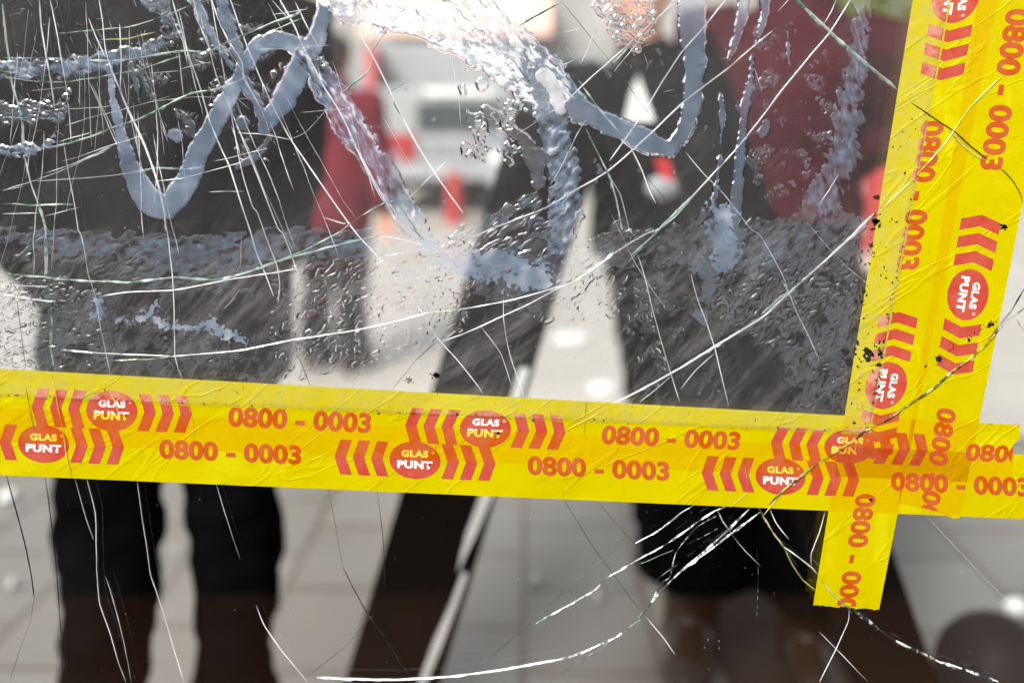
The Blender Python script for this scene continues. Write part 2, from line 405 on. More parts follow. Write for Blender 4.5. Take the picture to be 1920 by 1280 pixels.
# ------------------------------------------------------------------ lorry in the street
lr = empty('lorry', (W(850, 180, 12.2).x, 12.2 - D_PANE, 0), R(0)); tag(lr, 'white and red lorry parked in the street, out of focus', 'lorry')
WHT = paint_mat('white_lorry_paint', (.33, .34, .35, 1), .3); REDP = paint_mat('red_lorry_paint', (.36, .022, .025, 1), .35)
DKG = paint_mat('dark_lorry_glass', (.06, .07, .075, 1), .1); RUB = paint_mat('tyre_rubber', (.02, .02, .02, 1), .8); GRY = paint_mat('grey_metal', (.35, .36, .38, 1), .4)
box('cargo_box', (-.98, .1, .75), (.72, 6, 2.05), WHT, lr, .03)
box('cab', (-.95, -.45, .52), (.72, .097, 1.50), WHT, lr, .05)
box('red_corner_panel', (-.98, -.50, .46), (-.42, -.452, .95), REDP, lr, .01)
box('white_roof_bar', (-.30, -.50, 1.40), (.50, -.452, 1.49), PAPER, lr, .01)
box('red_corner_strip', (-1.02, -.47, .96), (-.90, .08, 1.98), cloth_mat('faded_red_paint', (.55, .16, .16, 1), (.45, .10, .10, 1), 5, .5), lr, .01)
box('windscreen', (-.40, -.475, .98), (.62, -.452, 1.32), DKG, lr, .01)
box('bumper', (-.95, -.62, .42), (.80, -.502, .62), GRY, lr, .03)
box('chassis', (-.80, -.35, .30), (.60, 5.8, .50), RUB, lr)
for z in (.72, .84): box('grille_bar', (-.40, -.49, z), (.62, -.455, z + .07), GRY, lr, .005)
for x in (-.86, .50):
    for y in (.25, 4.6):
        bm = bmesh.new(); add_lathe(bm, [(.02, 0), (.20, 0), (.36, .02), (.38, .06), (.38, .18), (.36, .22), (.2, .24)], 28)
        for v in bm.verts: v.co = Vector((v.co.z + x - .02, y + v.co.x, .385 + v.co.y))
        bm_obj('wheel', bm, RUB, lr)
for x in (-.7, .55):
    bm = bmesh.new(); add_ball(bm, (x, -.60, .68), (.09, .05, .07)); bm_obj('headlight', bm, PAPER, lr, True)

# red and white barrier in front of the lorry
br_ = empty('street_barrier', (W(850, 180, 11).x, 11 - D_PANE, 0)); tag(br_, 'red post with a white diagonal arm in front of the lorry', 'barrier')
ORG = paint_mat('orange_plastic', (.40, .05, .025, 1), .4)
def wl(x, y, d=11): return W(x, y, d) - br_.location
bm = bmesh.new(); pz = wl(852, 330); add_lathe(bm, [(.13, .002), (.13, .05), (.10, .07), (.095, pz.z - .12), (.085, pz.z - .10)], 24, (pz.x, 0, 0)); bm_obj('post', bm, REDP, br_)
bm = bmesh.new(); add_lathe(bm, [(.085, pz.z - .099), (.088, pz.z + .02), (.04, pz.z + .05)], 24, (pz.x, 0, 0)); bm_obj('orange_cap', bm, ORG, br_)
a0, a1 = wl(865, 300), wl(945, 352)
bm = bmesh.new(); add_tube(bm, [a0 + Vector((0, -.12, 0)), a1 + Vector((0, -.12, 0))], [.05, .05], 16); bm_obj('arm', bm, WHT, br_)
bm = bmesh.new(); add_tube(bm, [a1 + Vector((0, -.12, -.02)), Vector((a1.x + .02, -.12, .01))], [.03, .03], 12); bm_obj('arm_prop', bm, BLK, br_)

# red pillar box and shrub, right background
pb = W(1668, 180, 9)
pbx = empty('pillar_box', (pb.x, pb.y, 0)); tag(pbx, 'bright red round pillar half hidden behind the yellow tape', 'pillar')
bm = bmesh.new(); add_lathe(bm, [(.26, .002), (.26, .12), (.23, .15), (.23, 1.10), (.26, 1.13), (.26, 1.18), (.18, 1.25), (.05, 1.28)], 40); bm_obj('shaft', bm, REDP, pbx, False)
bm = bmesh.new(); add_box(bm, (-.1, -.25, .95), (.1, -.225, .99), .004); bm_obj('slot', bm, BLK, pbx)

def tree(loc, hgt, rad, label):
    t = empty('tree', loc); tag(t, label, 'tree')
    bark = cloth_mat('bark', (.10, .07, .05, 1), (.06, .045, .03, 1), 30, .9, .1)
    leaf = cloth_mat('leaves', (.16, .17, .03, 1), (.08, .10, .02, 1), 10, .6, .3)
    rnd = random.Random(3)
    bm = bmesh.new(); add_tube(bm, [(0, 0, 0), (.02, .03, hgt * .3), (-.03, 0, hgt * .6)], [.11, .08, .05], 12)
    for i in range(9):
        a = i * 2.4; z = hgt * (.3 + .04 * i)
        add_tube(bm, [(0, 0, z), (math.cos(a) * rad * .4, math.sin(a) * rad * .4, z + .3), (math.cos(a) * rad * .8, math.sin(a) * rad * .8, z + .7)], [.035, .022, .01], 8)
    bm_obj('trunk', bm, bark, t, True)
    bm = bmesh.new()
    for i in range(5200):
        while True:
            p = Vector((rnd.uniform(-1, 1), rnd.uniform(-1, 1), rnd.uniform(-1, 1)))
            if .25 < p.length < 1 + .25 * mnoise.noise(p * 2.5) and mnoise.noise(p * 3.1) > -.18: break
        c = Vector((p.x * rad, p.y * rad, hgt * .66 + p.z * hgt * .36)); s = rnd.uniform(.03, .07)
        u = Vector((rnd.gauss(0, 1), rnd.gauss(0, 1), rnd.gauss(0, 1))).normalized(); v = u.cross(Vector((rnd.gauss(0, 1), 1, 0))).normalized()
        bm.faces.new([bm.verts.new(c + u * s), bm.verts.new(c + v * s * .5), bm.verts.new(c - u * s), bm.verts.new(c - v * s * .5)])
    bm_obj('crown', bm, leaf, t)
tp = W(1655, 180, 10.5); tree((tp.x, tp.y, 0), 3.2, .95, 'small olive green street tree at the right in the distance')

# ------------------------------------------------------------------ shop building across the street
sb = empty('shop_building', (0, 16.5, 0)); tag(sb, 'pale plastered shop building with a pink orange awning across the street', 'building')
PLS = cloth_mat('pale_plaster', (.36, .345, .33, 1), (.28, .27, .26, 1), 6, .9, .2, .1)
GLS = paint_mat('shop_glass', (.30, .32, .34, 1), .08); STN = paint_mat('pale_stone', (.5, .48, .45, 1), .7)
def wallx(x, d=17.2): return (x - 960) / FPX * d
bm = bmesh.new(); add_box(bm, (-14, 0, 0), (14, 6, 3.5)); bm_obj('wall', bm, PLS, sb)
bm = bmesh.new(); add_box(bm, (-14, -.06, 0), (14, -.003, .42)); bm_obj('plinth', bm, STN, sb)
for i, (x0, x1) in enumerate([(-9.5, -7), (-6.4, -4), (-3.2, -1.1), (-.5, 1.6), (2.2, 4.3), (5.2, 7.6), (8.4, 10.8)]):
    f = box('window', (x0, -.08, .55), (x1, -.004, 2.15), WHT, sb, .01)
    box('pane', (x0 + .08, -.095, .63), (x1 - .08, -.083, 2.07), GLS, f)
    box('sill', (x0 - .05, -.2, .48), (x1 + .05, -.084, .545), STN, f)
PNK = cloth_mat('pink_orange_awning', (.85, .52, .46, 1), (.82, .56, .42, 1), 3, .8, .2)
bm = bmesh.new()
x0, x1 = wallx(690), wallx(1030)
vs = [bm.verts.new(p) for p in ((x0, -.01, 3.15), (x1, -.01, 3.15), (x1, -1.1, 2.62), (x0, -1.1, 2.62), (x1, -1.1, 2.38), (x0, -1.1, 2.38))]
bm.faces.new((vs[0], vs[1], vs[2], vs[3])); bm.faces.new((vs[3], vs[2], vs[4], vs[5]))
aw = bm_obj('awning', bm, PNK, sb); md = aw.modifiers.new('s', 'SOLIDIFY'); md.thickness = .02

# unseen wall added to darken the pane's reflection above the brown strip
gw = box('reflection_wall', (-9, -2.4, 0), (9, -2.06, 1.75), cloth_mat('dark_reflection_wall', (.006, .005, .005, 1), (.011, .009, .008, 1), 8, .9, .05), None, .01)
tag(gw, 'unseen dark wall added behind the viewer to darken what the glass mirrors', 'wall')

bm = bmesh.new(); add_box(bm, (-9, -2.055, -.05), (9, .2, .004))
tag(bm_obj('pavement', bm, cloth_mat('brown_brick_paving', (.50, .22, .09, 1), (.40, .17, .07, 1), 5, .8, .3)), 'brown brick strip in front of the pane', None, kind='structure')

OLDP = cloth_mat('weathered_paper', (.5, .48, .45, 1), (.4, .38, .35, 1), 12, .8, .2)
# litter on the paving
PAPS = [(14, 940, 30), (24, 1106, 16), (1070, 640, 62), (1128, 735, 50), (1004, 1098, 13), (1120, 1130, 14), (1905, 1150, 40), (190, 906, 12), (330, 1040, 9)]
for i, (x, y, w) in enumerate(PAPS):
    d = CAM_H * FPX / (y - 180); c = W(x, y, d); s = w / FPX * d / 2
    bm = bmesh.new(); rnd = random.Random(i)
    add_ball(bm, (0, 0, 0), (s, s * 1.1, .02), 12, 7)
    for v in bm.verts: v.co += Vector((rnd.uniform(-1, 1) * s * .15, rnd.uniform(-1, 1) * s * .15, rnd.uniform(0, .01))); v.co.z = max(v.co.z + .012, .001)
    o = bm_obj('paper_scrap', bm, PAPER if w > 25 else OLDP); o.location = (c.x, c.y, .001)
    where = ['at the far left edge below the tape', 'at the left edge low down', 'seen right of the slanting beam, largest', 'just above the tape right of the beam', 'on the paving between the beam and the shade mat',
             'left of the brown shade mat', 'beside the ball bollard', 'left of the black trouser leg', 'between the two trouser legs'][i]
    tag(o, 'crumpled white paper scrap ' + where, 'litter', 'white scraps on the paving')

# ================================================================== THE PANE
def px_grid_noise(X, Y, scale, seed, ang=0.0, stretch=1.0):
    """gradient noise on photo-pixel coordinates; stretch > 1 lengthens features along ang"""
    ca, sa = math.cos(ang), math.sin(ang)
    U = (X * ca + Y * sa) / (scale * stretch); V = (-X * sa + Y * ca) / scale
    rs = np.random.RandomState(seed); N = 256
    perm = rs.permutation(N).astype(np.int64); gx = np.cos(rs.rand(N) * 2 * np.pi); 
    th = rs.rand(N) * 2 * np.pi; gx = np.cos(th); gy = np.sin(th)
    iu = np.floor(U).astype(np.int64); iv = np.floor(V).astype(np.int64); fu = U - iu; fv = V - iv
    def gr(a, b, x, y):
        h = perm[(perm[a & 255] + b) & 255]; return gx[h] * x + gy[h] * y
    su = fu * fu * fu * (fu * (fu * 6 - 15) + 10); sv = fv * fv * fv * (fv * (fv * 6 - 15) + 10)
    n00 = gr(iu, iv, fu, fv); n10 = gr(iu + 1, iv, fu - 1, fv); n01 = gr(iu, iv + 1, fu, fv - 1); n11 = gr(iu + 1, iv + 1, fu - 1, fv - 1)
    a = n00 + (n10 - n00) * su; b = n01 + (n11 - n01) * su
    return (a + (b - a) * sv) * 1.5

def sstep(x, a, b):
    t = np.clip((x - a) / (b - a), 0, 1); return t * t * (3 - 2 * t)

# ---- the glass itself
def glass_mat():
    k = NT('window_glass')
    fr = k.node('ShaderNodeFresnel', {'IOR': 1.55}).outputs[0]
    gl = k.node('ShaderNodeBsdfGlossy', {'Color': (1, 1, 1, 1), 'Roughness': .0}).outputs[0]
    tr = k.node('ShaderNodeBsdfTransparent', {'Color': (.965, .985, .975, 1)}).outputs[0]
    df = k.node('ShaderNodeBsdfDiffuse', {'Color': (.8, .8, .78, 1)}).outputs[0]
    vo = k.n('ShaderNodeTexVoronoi'); vo.inputs['Scale'].default_value = 130; k.t.links.new(k.pos(), vo.inputs['Vector'])
    spk = k.ramp(vo.outputs['Distance'], .035, .06, 1, 0)
    keep = k.ramp(k.noise(30, 2), .5, .62)
    dust = k.math('MULTIPLY', k.math('MULTIPLY', spk, keep), .5)
    s = k.mixs(dust, tr, df)
    s = k.mixs(k.math('MULTIPLY', fr, .7), s, gl)
    return k.done(s)
pane = empty('glass_pane', (0, 0, 0)); tag(pane, 'large cracked window pane with long cracks radiating across it', 'window pane')
a, b = P(-1400, -900), P(2900, 1900)
bm = bmesh.new(); add_box(bm, (a.x, .0045, b.z), (b.x, .0095, a.z)); GM = glass_mat(); bm_obj('glass', bm, GM, pane)

# ---- cracks: list of (kind, width px, depth offset, points)
ZO = {'A': (0, 0), 'B': (640, 0), 'C': (1280, 0), 'D': (0, 400), 'E': (640, 400), 'F': (1280, 400), 'G': (0, 850), 'H': (640, 850), 'I': (1280, 850)}
def z(k, *pts): return [(ZO[k][0] + x / 2.977, ZO[k][1] + y / 2.977) for x, y in pts]
CR = [
 ('w', 4.2, z('A', (945,-20), (1040,300), (1110,500), (1160,680), (1225,830), (1270,930), (1340,1150), (1390,1300)) + z('D', (1420,220), (1470,340), (1520,470))),
 ('w', 3.6, z('A', (1065,-20), (1100,120), (1155,260), (1200,430), (1290,640), (1330,740), (1420,960), (1545,1280)) + z('D', (1570,110), (1620,240), (1660,350))),
 ('w', 4.6, z('A', (1165,-20), (1220,130), (1275,240), (1340,345), (1355,440), (1440,590))),
 ('w', 4.2, z('A', (1270,-20), (1345,190), (1400,330), (1500,560), (1610,770), (1760,990), (1910,1205)) + z('E', (90,130), (200,250), (280,350))),
 ('w', 4.8, z('A', (1545,-20), (1640,150), (1680,250), (1725,335), (1800,480), (1905,650)) + z('B', (80,830), (200,1050), (330,1290))),
 ('w', 3.4, z('A', (1640,10), (1700,130), (1775,270))),
 ('w', 6.0, z('A', (590,330), (640,460), (690,580), (740,690), (800,820), (840,930), (880,1060), (910,1200), (915,1290))),
 ('w', 3.0, z('A', (540,-10), (560,110), (575,260), (600,360))),
 ('w', 3.0, z('A', (265,-10), (300,150), (330,330), (355,470), (372,600), (387,790))),
 ('w', 4.4, z('A', (205,-10), (215,150), (240,300), (265,430), (292,610))),
 ('d', 2.2, z('A', (375,-10), (360,120), (350,220), (352,330))),
 ('w', 3.2, z('A', (480,100), (520,200), (575,320))),
 ('w', 2.0, z('A', (480,450), (550,600), (610,740), (655,845))),
 ('w', 1.6, z('A', (500,470), (570,620), (625,740), (665,850))),
 ('w', 3.4, z('A', (655,130), (665,330), (660,520))),
 ('w', 2.2, z('A', (340,780), (370,970), (400,1130), (425,1290)) + z('D', (440,120), (460,220), (480,340), (520,470), (545,620), (570,740), (605,905))),
 ('w', 4.4, z('A', (120,860), (160,1030), (200,1140))),
 ('g', 5.0, z('A', (0,20), (20,200), (50,440), (90,600), (115,700), (118,860))),
 ('g', 6.5, z('A', (198,1130), (225,1220), (240,1290)) + z('D', (240,120), (240,370))),
 ('g', 2.6, z('A', (290,190), (500,170), (700,150), (900,90), (1050,30), (1220,-10))),
 ('y', 3.4, z('A', (540,225), (700,215), (860,178))),
 ('g', 2.0, z('A', (0,325), (150,322), (350,326))),
 ('g', 5.4, z('A', (470,340), (700,335), (900,300), (1000,285), (1150,290), (1250,245), (1340,205), (1500,130), (1640,80), (1710,35))),
 ('g', 3.2, z('A', (0,430), (200,455), (350,460), (600,420), (800,380), (1000,310))),
 ('g', 2.2, z('A', (1150,300), (1350,290), (1500,180), (1680,100))),
 ('g', 5.2, z('A', (0,820), (200,832), (300,820), (480,770), (640,710), (760,670), (900,600), (1050,525), (1220,495), (1350,440))),
 ('g', 2.0, z('A', (0,650), (150,660), (300,665))),
 ('w', 1.6, z('A', (170,1015), (400,1000), (600,985), (700,970))),
 ('g', 4.8, z('A', (700,972), (850,945), (950,943), (1050,945), (1110,940))),
 ('w', 2.0, z('A', (850,1015), (1000,1000), (1150,960), (1330,910), (1400,860))),
 ('g', 3.8, z('A', (0,1140), (200,1150), (395,1145))),
 ('w', 2.0, z('A', (0,1065), (120,1045))),
 ('w', 2.0, z('A', (0,1197), (200,1192))),
 ('w', 3.0, z('A', (990,290), (1000,400), (1015,540))),
 ('w', 2.6, z('A', (1320,745), (1450,750), (1610,780))),
 ('w', 1.0, z('A', (1610,780), (1700,740), (1830,600))),
 ('w', 3.0, z('A', (1000,385), (1080,365), (1165,345))),
 ('w', 1.0, z('A', (800,410), (1000,395))),
 ('w', 4.6, z('A', (1800,1218), (1905,1250)) + z('E', (20,60))),
 ('w', 3.0, z('A', (1240,250), (1300,330), (1345,400))),
 ('w', 2.0, z('A', (1100,60), (1160,260), (1200,330))),
 ('w', 2.4, z('A', (960,120), (1010,230), (1040,370))),
 ('g', 3.0, z('A', (1510,0), (1560,60), (1620,120))),
 # B
 ('w', 4.4, z('B', (0,20), (80,160), (170,310), (260,490), (340,660), (420,810), (540,1000), (680,1195))),
 ('d', 1.6, z('B', (395,-10), (270,140), (160,305))),
 ('d', 1.2, z('B', (355,-10), (240,150), (150,260))),
 ('g', 4.6, z('B', (170,310), (150,390), (110,430), (0,512))),
 ('d', 2.0, z('B', (380,450), (290,500), (230,545))),
 ('g', 4.6, z('B', (275,520), (300,590), (348,670))),
 ('g', 4.0, z('B', (1255,-10), (1100,80), (1000,140), (960,172))),
 ('d', 1.8, z('B', (1235,10), (1380,190), (1560,420), (1740,660))),
 ('w', 4.0, z('B', (1870,10), (1700,160), (1560,290), (1400,430), (1260,560), (1160,635))),
 ('g', 5.6, z('B', (1640,215), (1580,290), (1520,350))),
 ('w', 1.0, z('B', (1160,635), (1060,700), (940,775))),
 ('w', 4.0, z('C', (250,-5), (100,180), (0,290)) + z('B', (1800,450), (1700,620), (1600,760), (1500,900))),
 ('w', 4.6, z('C', (510,170), (400,260), (250,390), (100,500), (0,580)) + z('B', (1780,700), (1640,830), (1490,960), (1300,1070), (1150,1160), (1000,1220), (830,1285)) + z('E', (750,130), (580,185))),
 ('g', 4.4, z('B', (1350,490), (1450,620), (1520,700), (1600,790))),
 ('w', 3.0, z('B', (1600,790), (1680,950), (1720,1060), (1760,1140))),
 ('g', 4.2, z('B', (1370,720), (1430,850), (1490,970), (1540,1130), (1568,1285)) + z('E', (1575,80))),
 ('g', 3.6, z('B', (80,630), (105,690), (130,750))),
 ('w', 2.6, z('B', (90,860), (160,1000), (230,1130))),
 ('g', 5.4, z('B', (320,1110), (360,1200), (410,1285)) + z('E', (400,90), (465,165))),
 ('g', 3.6, z('E', (0,100)) + z('B', (120,1200), (240,1135), (330,1115))),
 ('w', 2.4, z('B', (1415,180), (1380,270), (1340,350))),
 ('d', 1.6, z('B', (1640,900), (1750,1040), (1860,1165))),
 ('w', 1.8, z('B', (1490,970), (1560,1090), (1610,1280)) + z('E', (1640,130))),
 # C
 ('w', 3.0, z('C', (870,-10), (840,60), (800,130))),
 ('w', 4.6, z('C', (950,-10), (830,180), (720,310), (580,480), (430,680), (300,840), (160,990), (60,1100)) + z('E', (1870,20), (1780,90), (1700,120), (1560,205), (1420,300), (1300,390), (1200,430), (1050,510), (900,580), (750,650), (560,725))),
 ('g', 5.6, z('C', (60,1095), (0,1160)) + z('E', (1860,10), (1780,90), (1700,170), (1620,240))),
 ('g', 8.0, z('C', (635,-10), (760,110), (880,220), (1000,330), (1120,430), (1210,505))),
 ('w', 1.8, z('C', (20,850), (120,970), (240,1090), (380,1275)) + z('F', (440,130), (560,340), (600,450), (650,570), (720,710), (770,830))),
 ('w', 6.4, z('F', (1075,5), (1000,80), (900,180), (780,290), (610,440), (460,580), (300,680), (150,770), (0,865)) + z('E', (1770,940), (1640,1010), (1500,1080))),
 ('g', 6.6, z('F', (600,440), (520,510), (430,590))),
 ('g', 6.0, z('F', (570,390), (600,450), (622,495))),
 ('w', 2.6, z('F', (50,340), (90,490), (140,620), (180,740), (230,950), (264,1085))),
 ('w', 1.8, z('F', (180,790), (80,880), (0,980))),
 # D / E
 ('g', 5.6, z('D', (0,345), (200,360), (400,380), (700,390), (950,365), (1200,375), (1350,340), (1500,290), (1700,230), (1905,178)) + z('E', (200,135))),
 ('w', 4.2, z('D', (540,470), (700,445), (950,435), (1150,400), (1300,370), (1500,340), (1650,315))),
 ('g', 2.8, z('D', (1400,320), (1700,210), (1905,100))),
 ('w', 4.2, z('D', (0,455), (100,475), (250,495), (300,495))),
 ('w', 1.8, z('D', (0,400), (150,410), (260,415))),
 ('w', 4.6, z('D', (325,770), (500,785), (700,795), (960,805), (1150,790), (1350,770), (1500,740), (1650,710), (1905,672)) + z('E', (150,645), (300,610), (480,565), (650,545), (800,520), (950,490), (1100,450), (1250,405))),
 ('y', 2.0, z('D', (590,830), (800,822), (960,808))),
 ('d', 3.0, z('D', (10,220), (30,280), (45,340))),
 ('d', 3.0, z('D', (80,490), (100,650), (115,760), (130,875))),
 ('g', 4.6, z('D', (265,490), (275,620), (270,740), (292,885))),
 ('w', 3.0, z('D', (905,0), (930,160), (950,340), (960,500), (965,700), (966,800), (985,870), (1012,935))),
 ('w', 2.8, z('A', (1170,0), (1300,290)) [:1] + z('A', (1330,900), (1400,1150)) + z('D', (1430,0), (1490,170), (1540,300), (1555,400), (1545,510))),
 ('w', 2.4, z('D', (1325,430), (1290,490), (1235,545))),
 ('w', 1.4, z('D', (1340,120), (1335,290), (1310,330))),
 ('d', 2.6, z('D', (1650,790), (1690,880), (1725,972))),
 ('w', 2.6, z('E', (280,350), (390,480), (470,600), (540,710), (640,820), (760,970), (790,1020))),
 ('d', 2.6, z('E', (540,715), (420,820), (280,992))),
 ('g', 5.2, z('E', (1300,390), (1450,290), (1545,205))),
 ('w', 4.4, z('E', (210,130), (300,145), (400,170), (470,185))),
 ('w', 2.2, z('E', (205,250), (320,228), (430,210))),
 ('w', 2.4, z('E', (465,165), (530,250), (600,320), (700,370))),
 ('w', 2.2, z('E', (905,480), (905,600), (930,750), (960,860), (1010,1000), (1020,1035))),
 ('w', 1.8, z('E', (780,640), (890,790), (950,970))),
 ('w', 2.2, z('E', (1660,240), (1700,370), (1740,540), (1790,720), (1840,890), (1897,1068))),
 ('w', 1.8, z('E', (1840,920), (1760,990), (1670,1060))),
 # lower part
 ('d', 4.2, z('G', (15,115), (80,350), (120,500), (155,670), (176,825))),
 ('d', 1.4, z('G', (176,825), (150,960), (100,1100), (38,1290))),
 ('d', 3.8, z('G', (235,120), (260,300), (285,500), (300,650), (315,850), (330,1050), (335,1290))),
 ('w', 1.6, z('G', (400,135), (450,310), (480,410), (510,490))),
 ('w', 2.4, z('G', (470,140), (520,340), (525,520), (530,680), (545,850), (600,1010), (650,1180), (692,1290))),
 ('w', 1.8, z('G', (580,700), (620,830), (660,980), (700,1160), (722,1290))),
 ('w', 2.6, z('G', (755,155), (780,350), (805,500), (830,680), (870,800), (920,960), (970,1130), (1018,1290))),
 ('w', 1.4, z('G', (1195,175), (1250,360), (1330,600))),
 ('w', 2.8, z('G', (1420,860), (1470,980), (1560,1110), (1650,1220), (1710,1290))),
 ('d', 1.6, z('G', (1915,1095), (1800,1190), (1700,1262))),
 ('d', 1.2, z('G', (1822,200), (1870,430), (1905,640)) + z('H', (0,640))),
 ('d', 3.6, z('H', (0,640), (70,780), (150,920), (240,1040), (320,1170), (382,1262))),
 ('d', 1.4, z('H', (0,1110), (80,1020), (180,905))),
 ('d', 2.0, z('H', (195,220), (220,400), (235,600), (235,770))),
 ('w', 7.5, z('H', (-140,1262), (0,1272), (300,1277), (600,1260), (900,1220), (1100,1185), (1240,1160))),
 ('m', 4.4, z('H', (1240,1160), (1380,1110), (1550,1030), (1680,910), (1780,790), (1905,668)) + z('I', (60,620), (250,480), (440,340))),
 ('g', 6.0, z('H', (1560,1027), (1640,960), (1705,895))),
 ('d', 3.0, z('H', (730,1232), (1000,1010), (1250,780), (1480,590), (1592,478))),
 ('m', 4.0, z('H', (1230,885), (1400,790), (1500,700), (1690,590), (1800,530), (1905,462)) + z('I', (100,390), (190,330), (270,296))),
 ('g', 5.6, z('H', (1085,967), (1150,930), (1235,880))),
 ('m', 3.4, z('H', (1640,515), (1750,460), (1905,343)) + z('I', (50,315), (75,296))),
 ('d', 1.8, z('H', (1245,272), (1400,520), (1530,700), (1670,890))),
 ('w', 2.6, z('H', (1700,920), (1800,1040), (1865,1135))),
 ('d', 1.8, z('H', (1430,278), (1600,470), (1710,600))),
 ('d', 1.6, z('H', (1165,1290), (1300,1190), (1450,1100), (1560,1030))),
 ('m', 3.0, z('I', (190,360), (80,430), (0,520)) + z('H', (1870,580), (1840,700), (1800,730), (1740,830), (1700,900))),
 ('m', 5.0, z('I', (0,665), (130,560), (260,440), (385,318))),
 ('g', 4.6, z('I', (355,180), (380,260), (440,330), (452,352))),
 ('g', 3.4, z('I', (188,296), (230,390), (287,475))),
 ('w', 1.0, z('I', (287,475), (350,550), (440,640))),
 ('y', 3.6, z('I', (450,350), (510,450), (570,530), (620,630), (680,720), (745,775))),
 ('w', 4.4, z('I', (570,530), (640,580), (730,650), (765,690))),
 ('w', 2.4, z('I', (490,310), (530,400), (600,490))),
 ('w', 2.4, z('I', (803,335), (770,450), (725,570), (725,645))),
 ('m', 6.2, z('I', (935,868), (1030,940), (1100,990), (1200,1060), (1320,1120), (1450,1180), (1600,1230), (1780,1290))),
 ('w', 2.8, z('I', (940,880), (935,950), (870,1100), (775,1290))),
 ('w', 1.8, z('I', (770,1010), (870,1110), (1045,1290))),
 ('w', 1.0, z('I', (1360,345), (1540,540), (1700,710), (1905,912))),
 # cracks that push through the tape
 ('m', 6.0, z('F', (1920,505), (1860,560), (1800,600), (1700,720), (1600,810), (1500,880), (1400,970), (1280,1050), (1150,1140), (1000,1220), (940,1270)) + [(1560,850), (1535,866), (1505,888), (1470,916), (1440,945)], 1),
 ('d', 5.0, z('F', (1910,405), (1870,470), (1830,540), (1780,602), (1700,705)), 1),
 ('w', 6.0, z('F', (1915,520), (1840,572), (1790,600)), 1),
 ('y', 4.0, z('F', (1860,590), (1880,630), (1910,665)), 1),
 ('d', 3.6, z('C', (1270,572), (1400,660), (1520,740), (1620,830), (1700,892)), 1),
 ('g', 2.4, z('C', (1480,728), (1600,850), (1690,905)), 1),
 ('d', 2.6, z('C', (1760,930), (1800,965), (1840,1010), (1875,1070), (1900,1140)), 1),
 ('yy', 2.0, z('C', (1110,1160), (1280,1000), (1460,800), (1600,600), (1770,430)), 1),
 ('g', 2.0, z('I', (760,680), (820,760), (880,820), (940,880)), 1),
 ('yy', 1.8, z('E', (1500,1080), (1380,1140), (1250,1210)), 1),
 ('yy', 1.4, z('D', (1012,935), (1040,1000), (1070,1120), (1085,1250)), 1),
 ('yy', 1.4, z('E', (1020,1035), (1050,1150), (1090,1260)), 1),
 ('d', 1.4, [(50, 725), (58, 770), (66, 808)], 1), ('yy', 2.2, [(98, 700), (110, 760), (120, 810), (127, 860), (134, 893)], 1),
 ('yy', 1.6, [(348, 740), (360, 780)], 1), ('yy', 1.4, [(203, 722), (214, 748), (226, 778), (236, 800)], 1),
 ('g', 1.6, z('I', (340,30), (350,110), (360,180)), 1), ('y', 1.6, z('I', (260,300), (330,240), (365,205)), 1), ('yy', 1.6, z('I', (450,340), (520,250), (600,170)), 1),
 ('w', 1.6, [(265, 836), (268, 870)], 1), ('w', 1.6, [(1099, 752), (1095, 815)], 1),
]
def crack_mat(name, c, rough, amin, c2=None, spec=.8, sc=90):
    k = NT(name); n = k.noise(sc, 4, rough=.6); n2 = k.noise(sc * .35, 3)
    col = k.mixc(k.ramp(n, .40, .53), c, c2 or c)
    p = k.node('ShaderNodeBsdfPrincipled', {'Base Color': col, 'Roughness': rough, 'Specular IOR Level': spec, 'Normal': k.bump(n, .6, .001)})
    tl = k.node('ShaderNodeBsdfTranslucent', {'Color': col}).outputs[0]
    s = k.mixs(.25, p.outputs[0], tl)
    tr = k.node('ShaderNodeBsdfTransparent', {'Color': (.93, .97, .95, 1)}).outputs[0]
    return k.done(k.mixs(k.ramp(n2, .38, .56, amin, 1), tr, s))
CM = {'w': crack_mat('fracture_bright', (.97, .98, 1, 1), .2, .5, sc=60),  # sky reflected in the broken faces, put into the colour as white
      'g': crack_mat('fracture_green', (.05, .17, .09, 1), .15, .45, (.45, .58, .50, 1)),
      'd': crack_mat('fracture_dark', (.006, .008, .012, 1), .12, .55, (.03, .035, .04, 1), sc=60),  # dark surroundings reflected in the broken faces, put into the colour
      'y': crack_mat('fracture_olive', (.20, .22, .03, 1), .15, .4, (.55, .52, .25, 1)),
      'yy': crack_mat('tape_ridge_line', (.95, .85, .15, 1), .3, .3, (.75, .62, .02, 1)),
      'f': crack_mat('fracture_over_tape', (.62, .50, .08, 1), .15, .1, (.04, .045, .015, 1), sc=160),
      'm': crack_mat('fracture_mixed', (.97, .98, 1, 1), .15, .6, (.012, .016, .016, 1), sc=120)}
def resample(pts, step):
    """mostly straight runs with slight kinks, as glass breaks"""
    pts = [Vector((a, b)) for a, b in pts]; out = []
    n = len(pts)
    for i in range(n - 1):
        p0, p1, p2, p3 = pts[max(i - 1, 0)], pts[i], pts[i + 1], pts[min(i + 2, n - 1)]
        m = max(2, int((p2 - p1).length / step))
        for j in range(m):
            t = j / m; ln = p1 + (p2 - p1) * t
            sp = .5 * ((2 * p1) + (p2 - p0) * t + (2 * p0 - 5 * p1 + 4 * p2 - p3) * t * t + (3 * p1 - p0 - 3 * p2 + p3) * t ** 3)
            out.append(ln * .45 + sp * .55)
    out.append(pts[-1]); return out
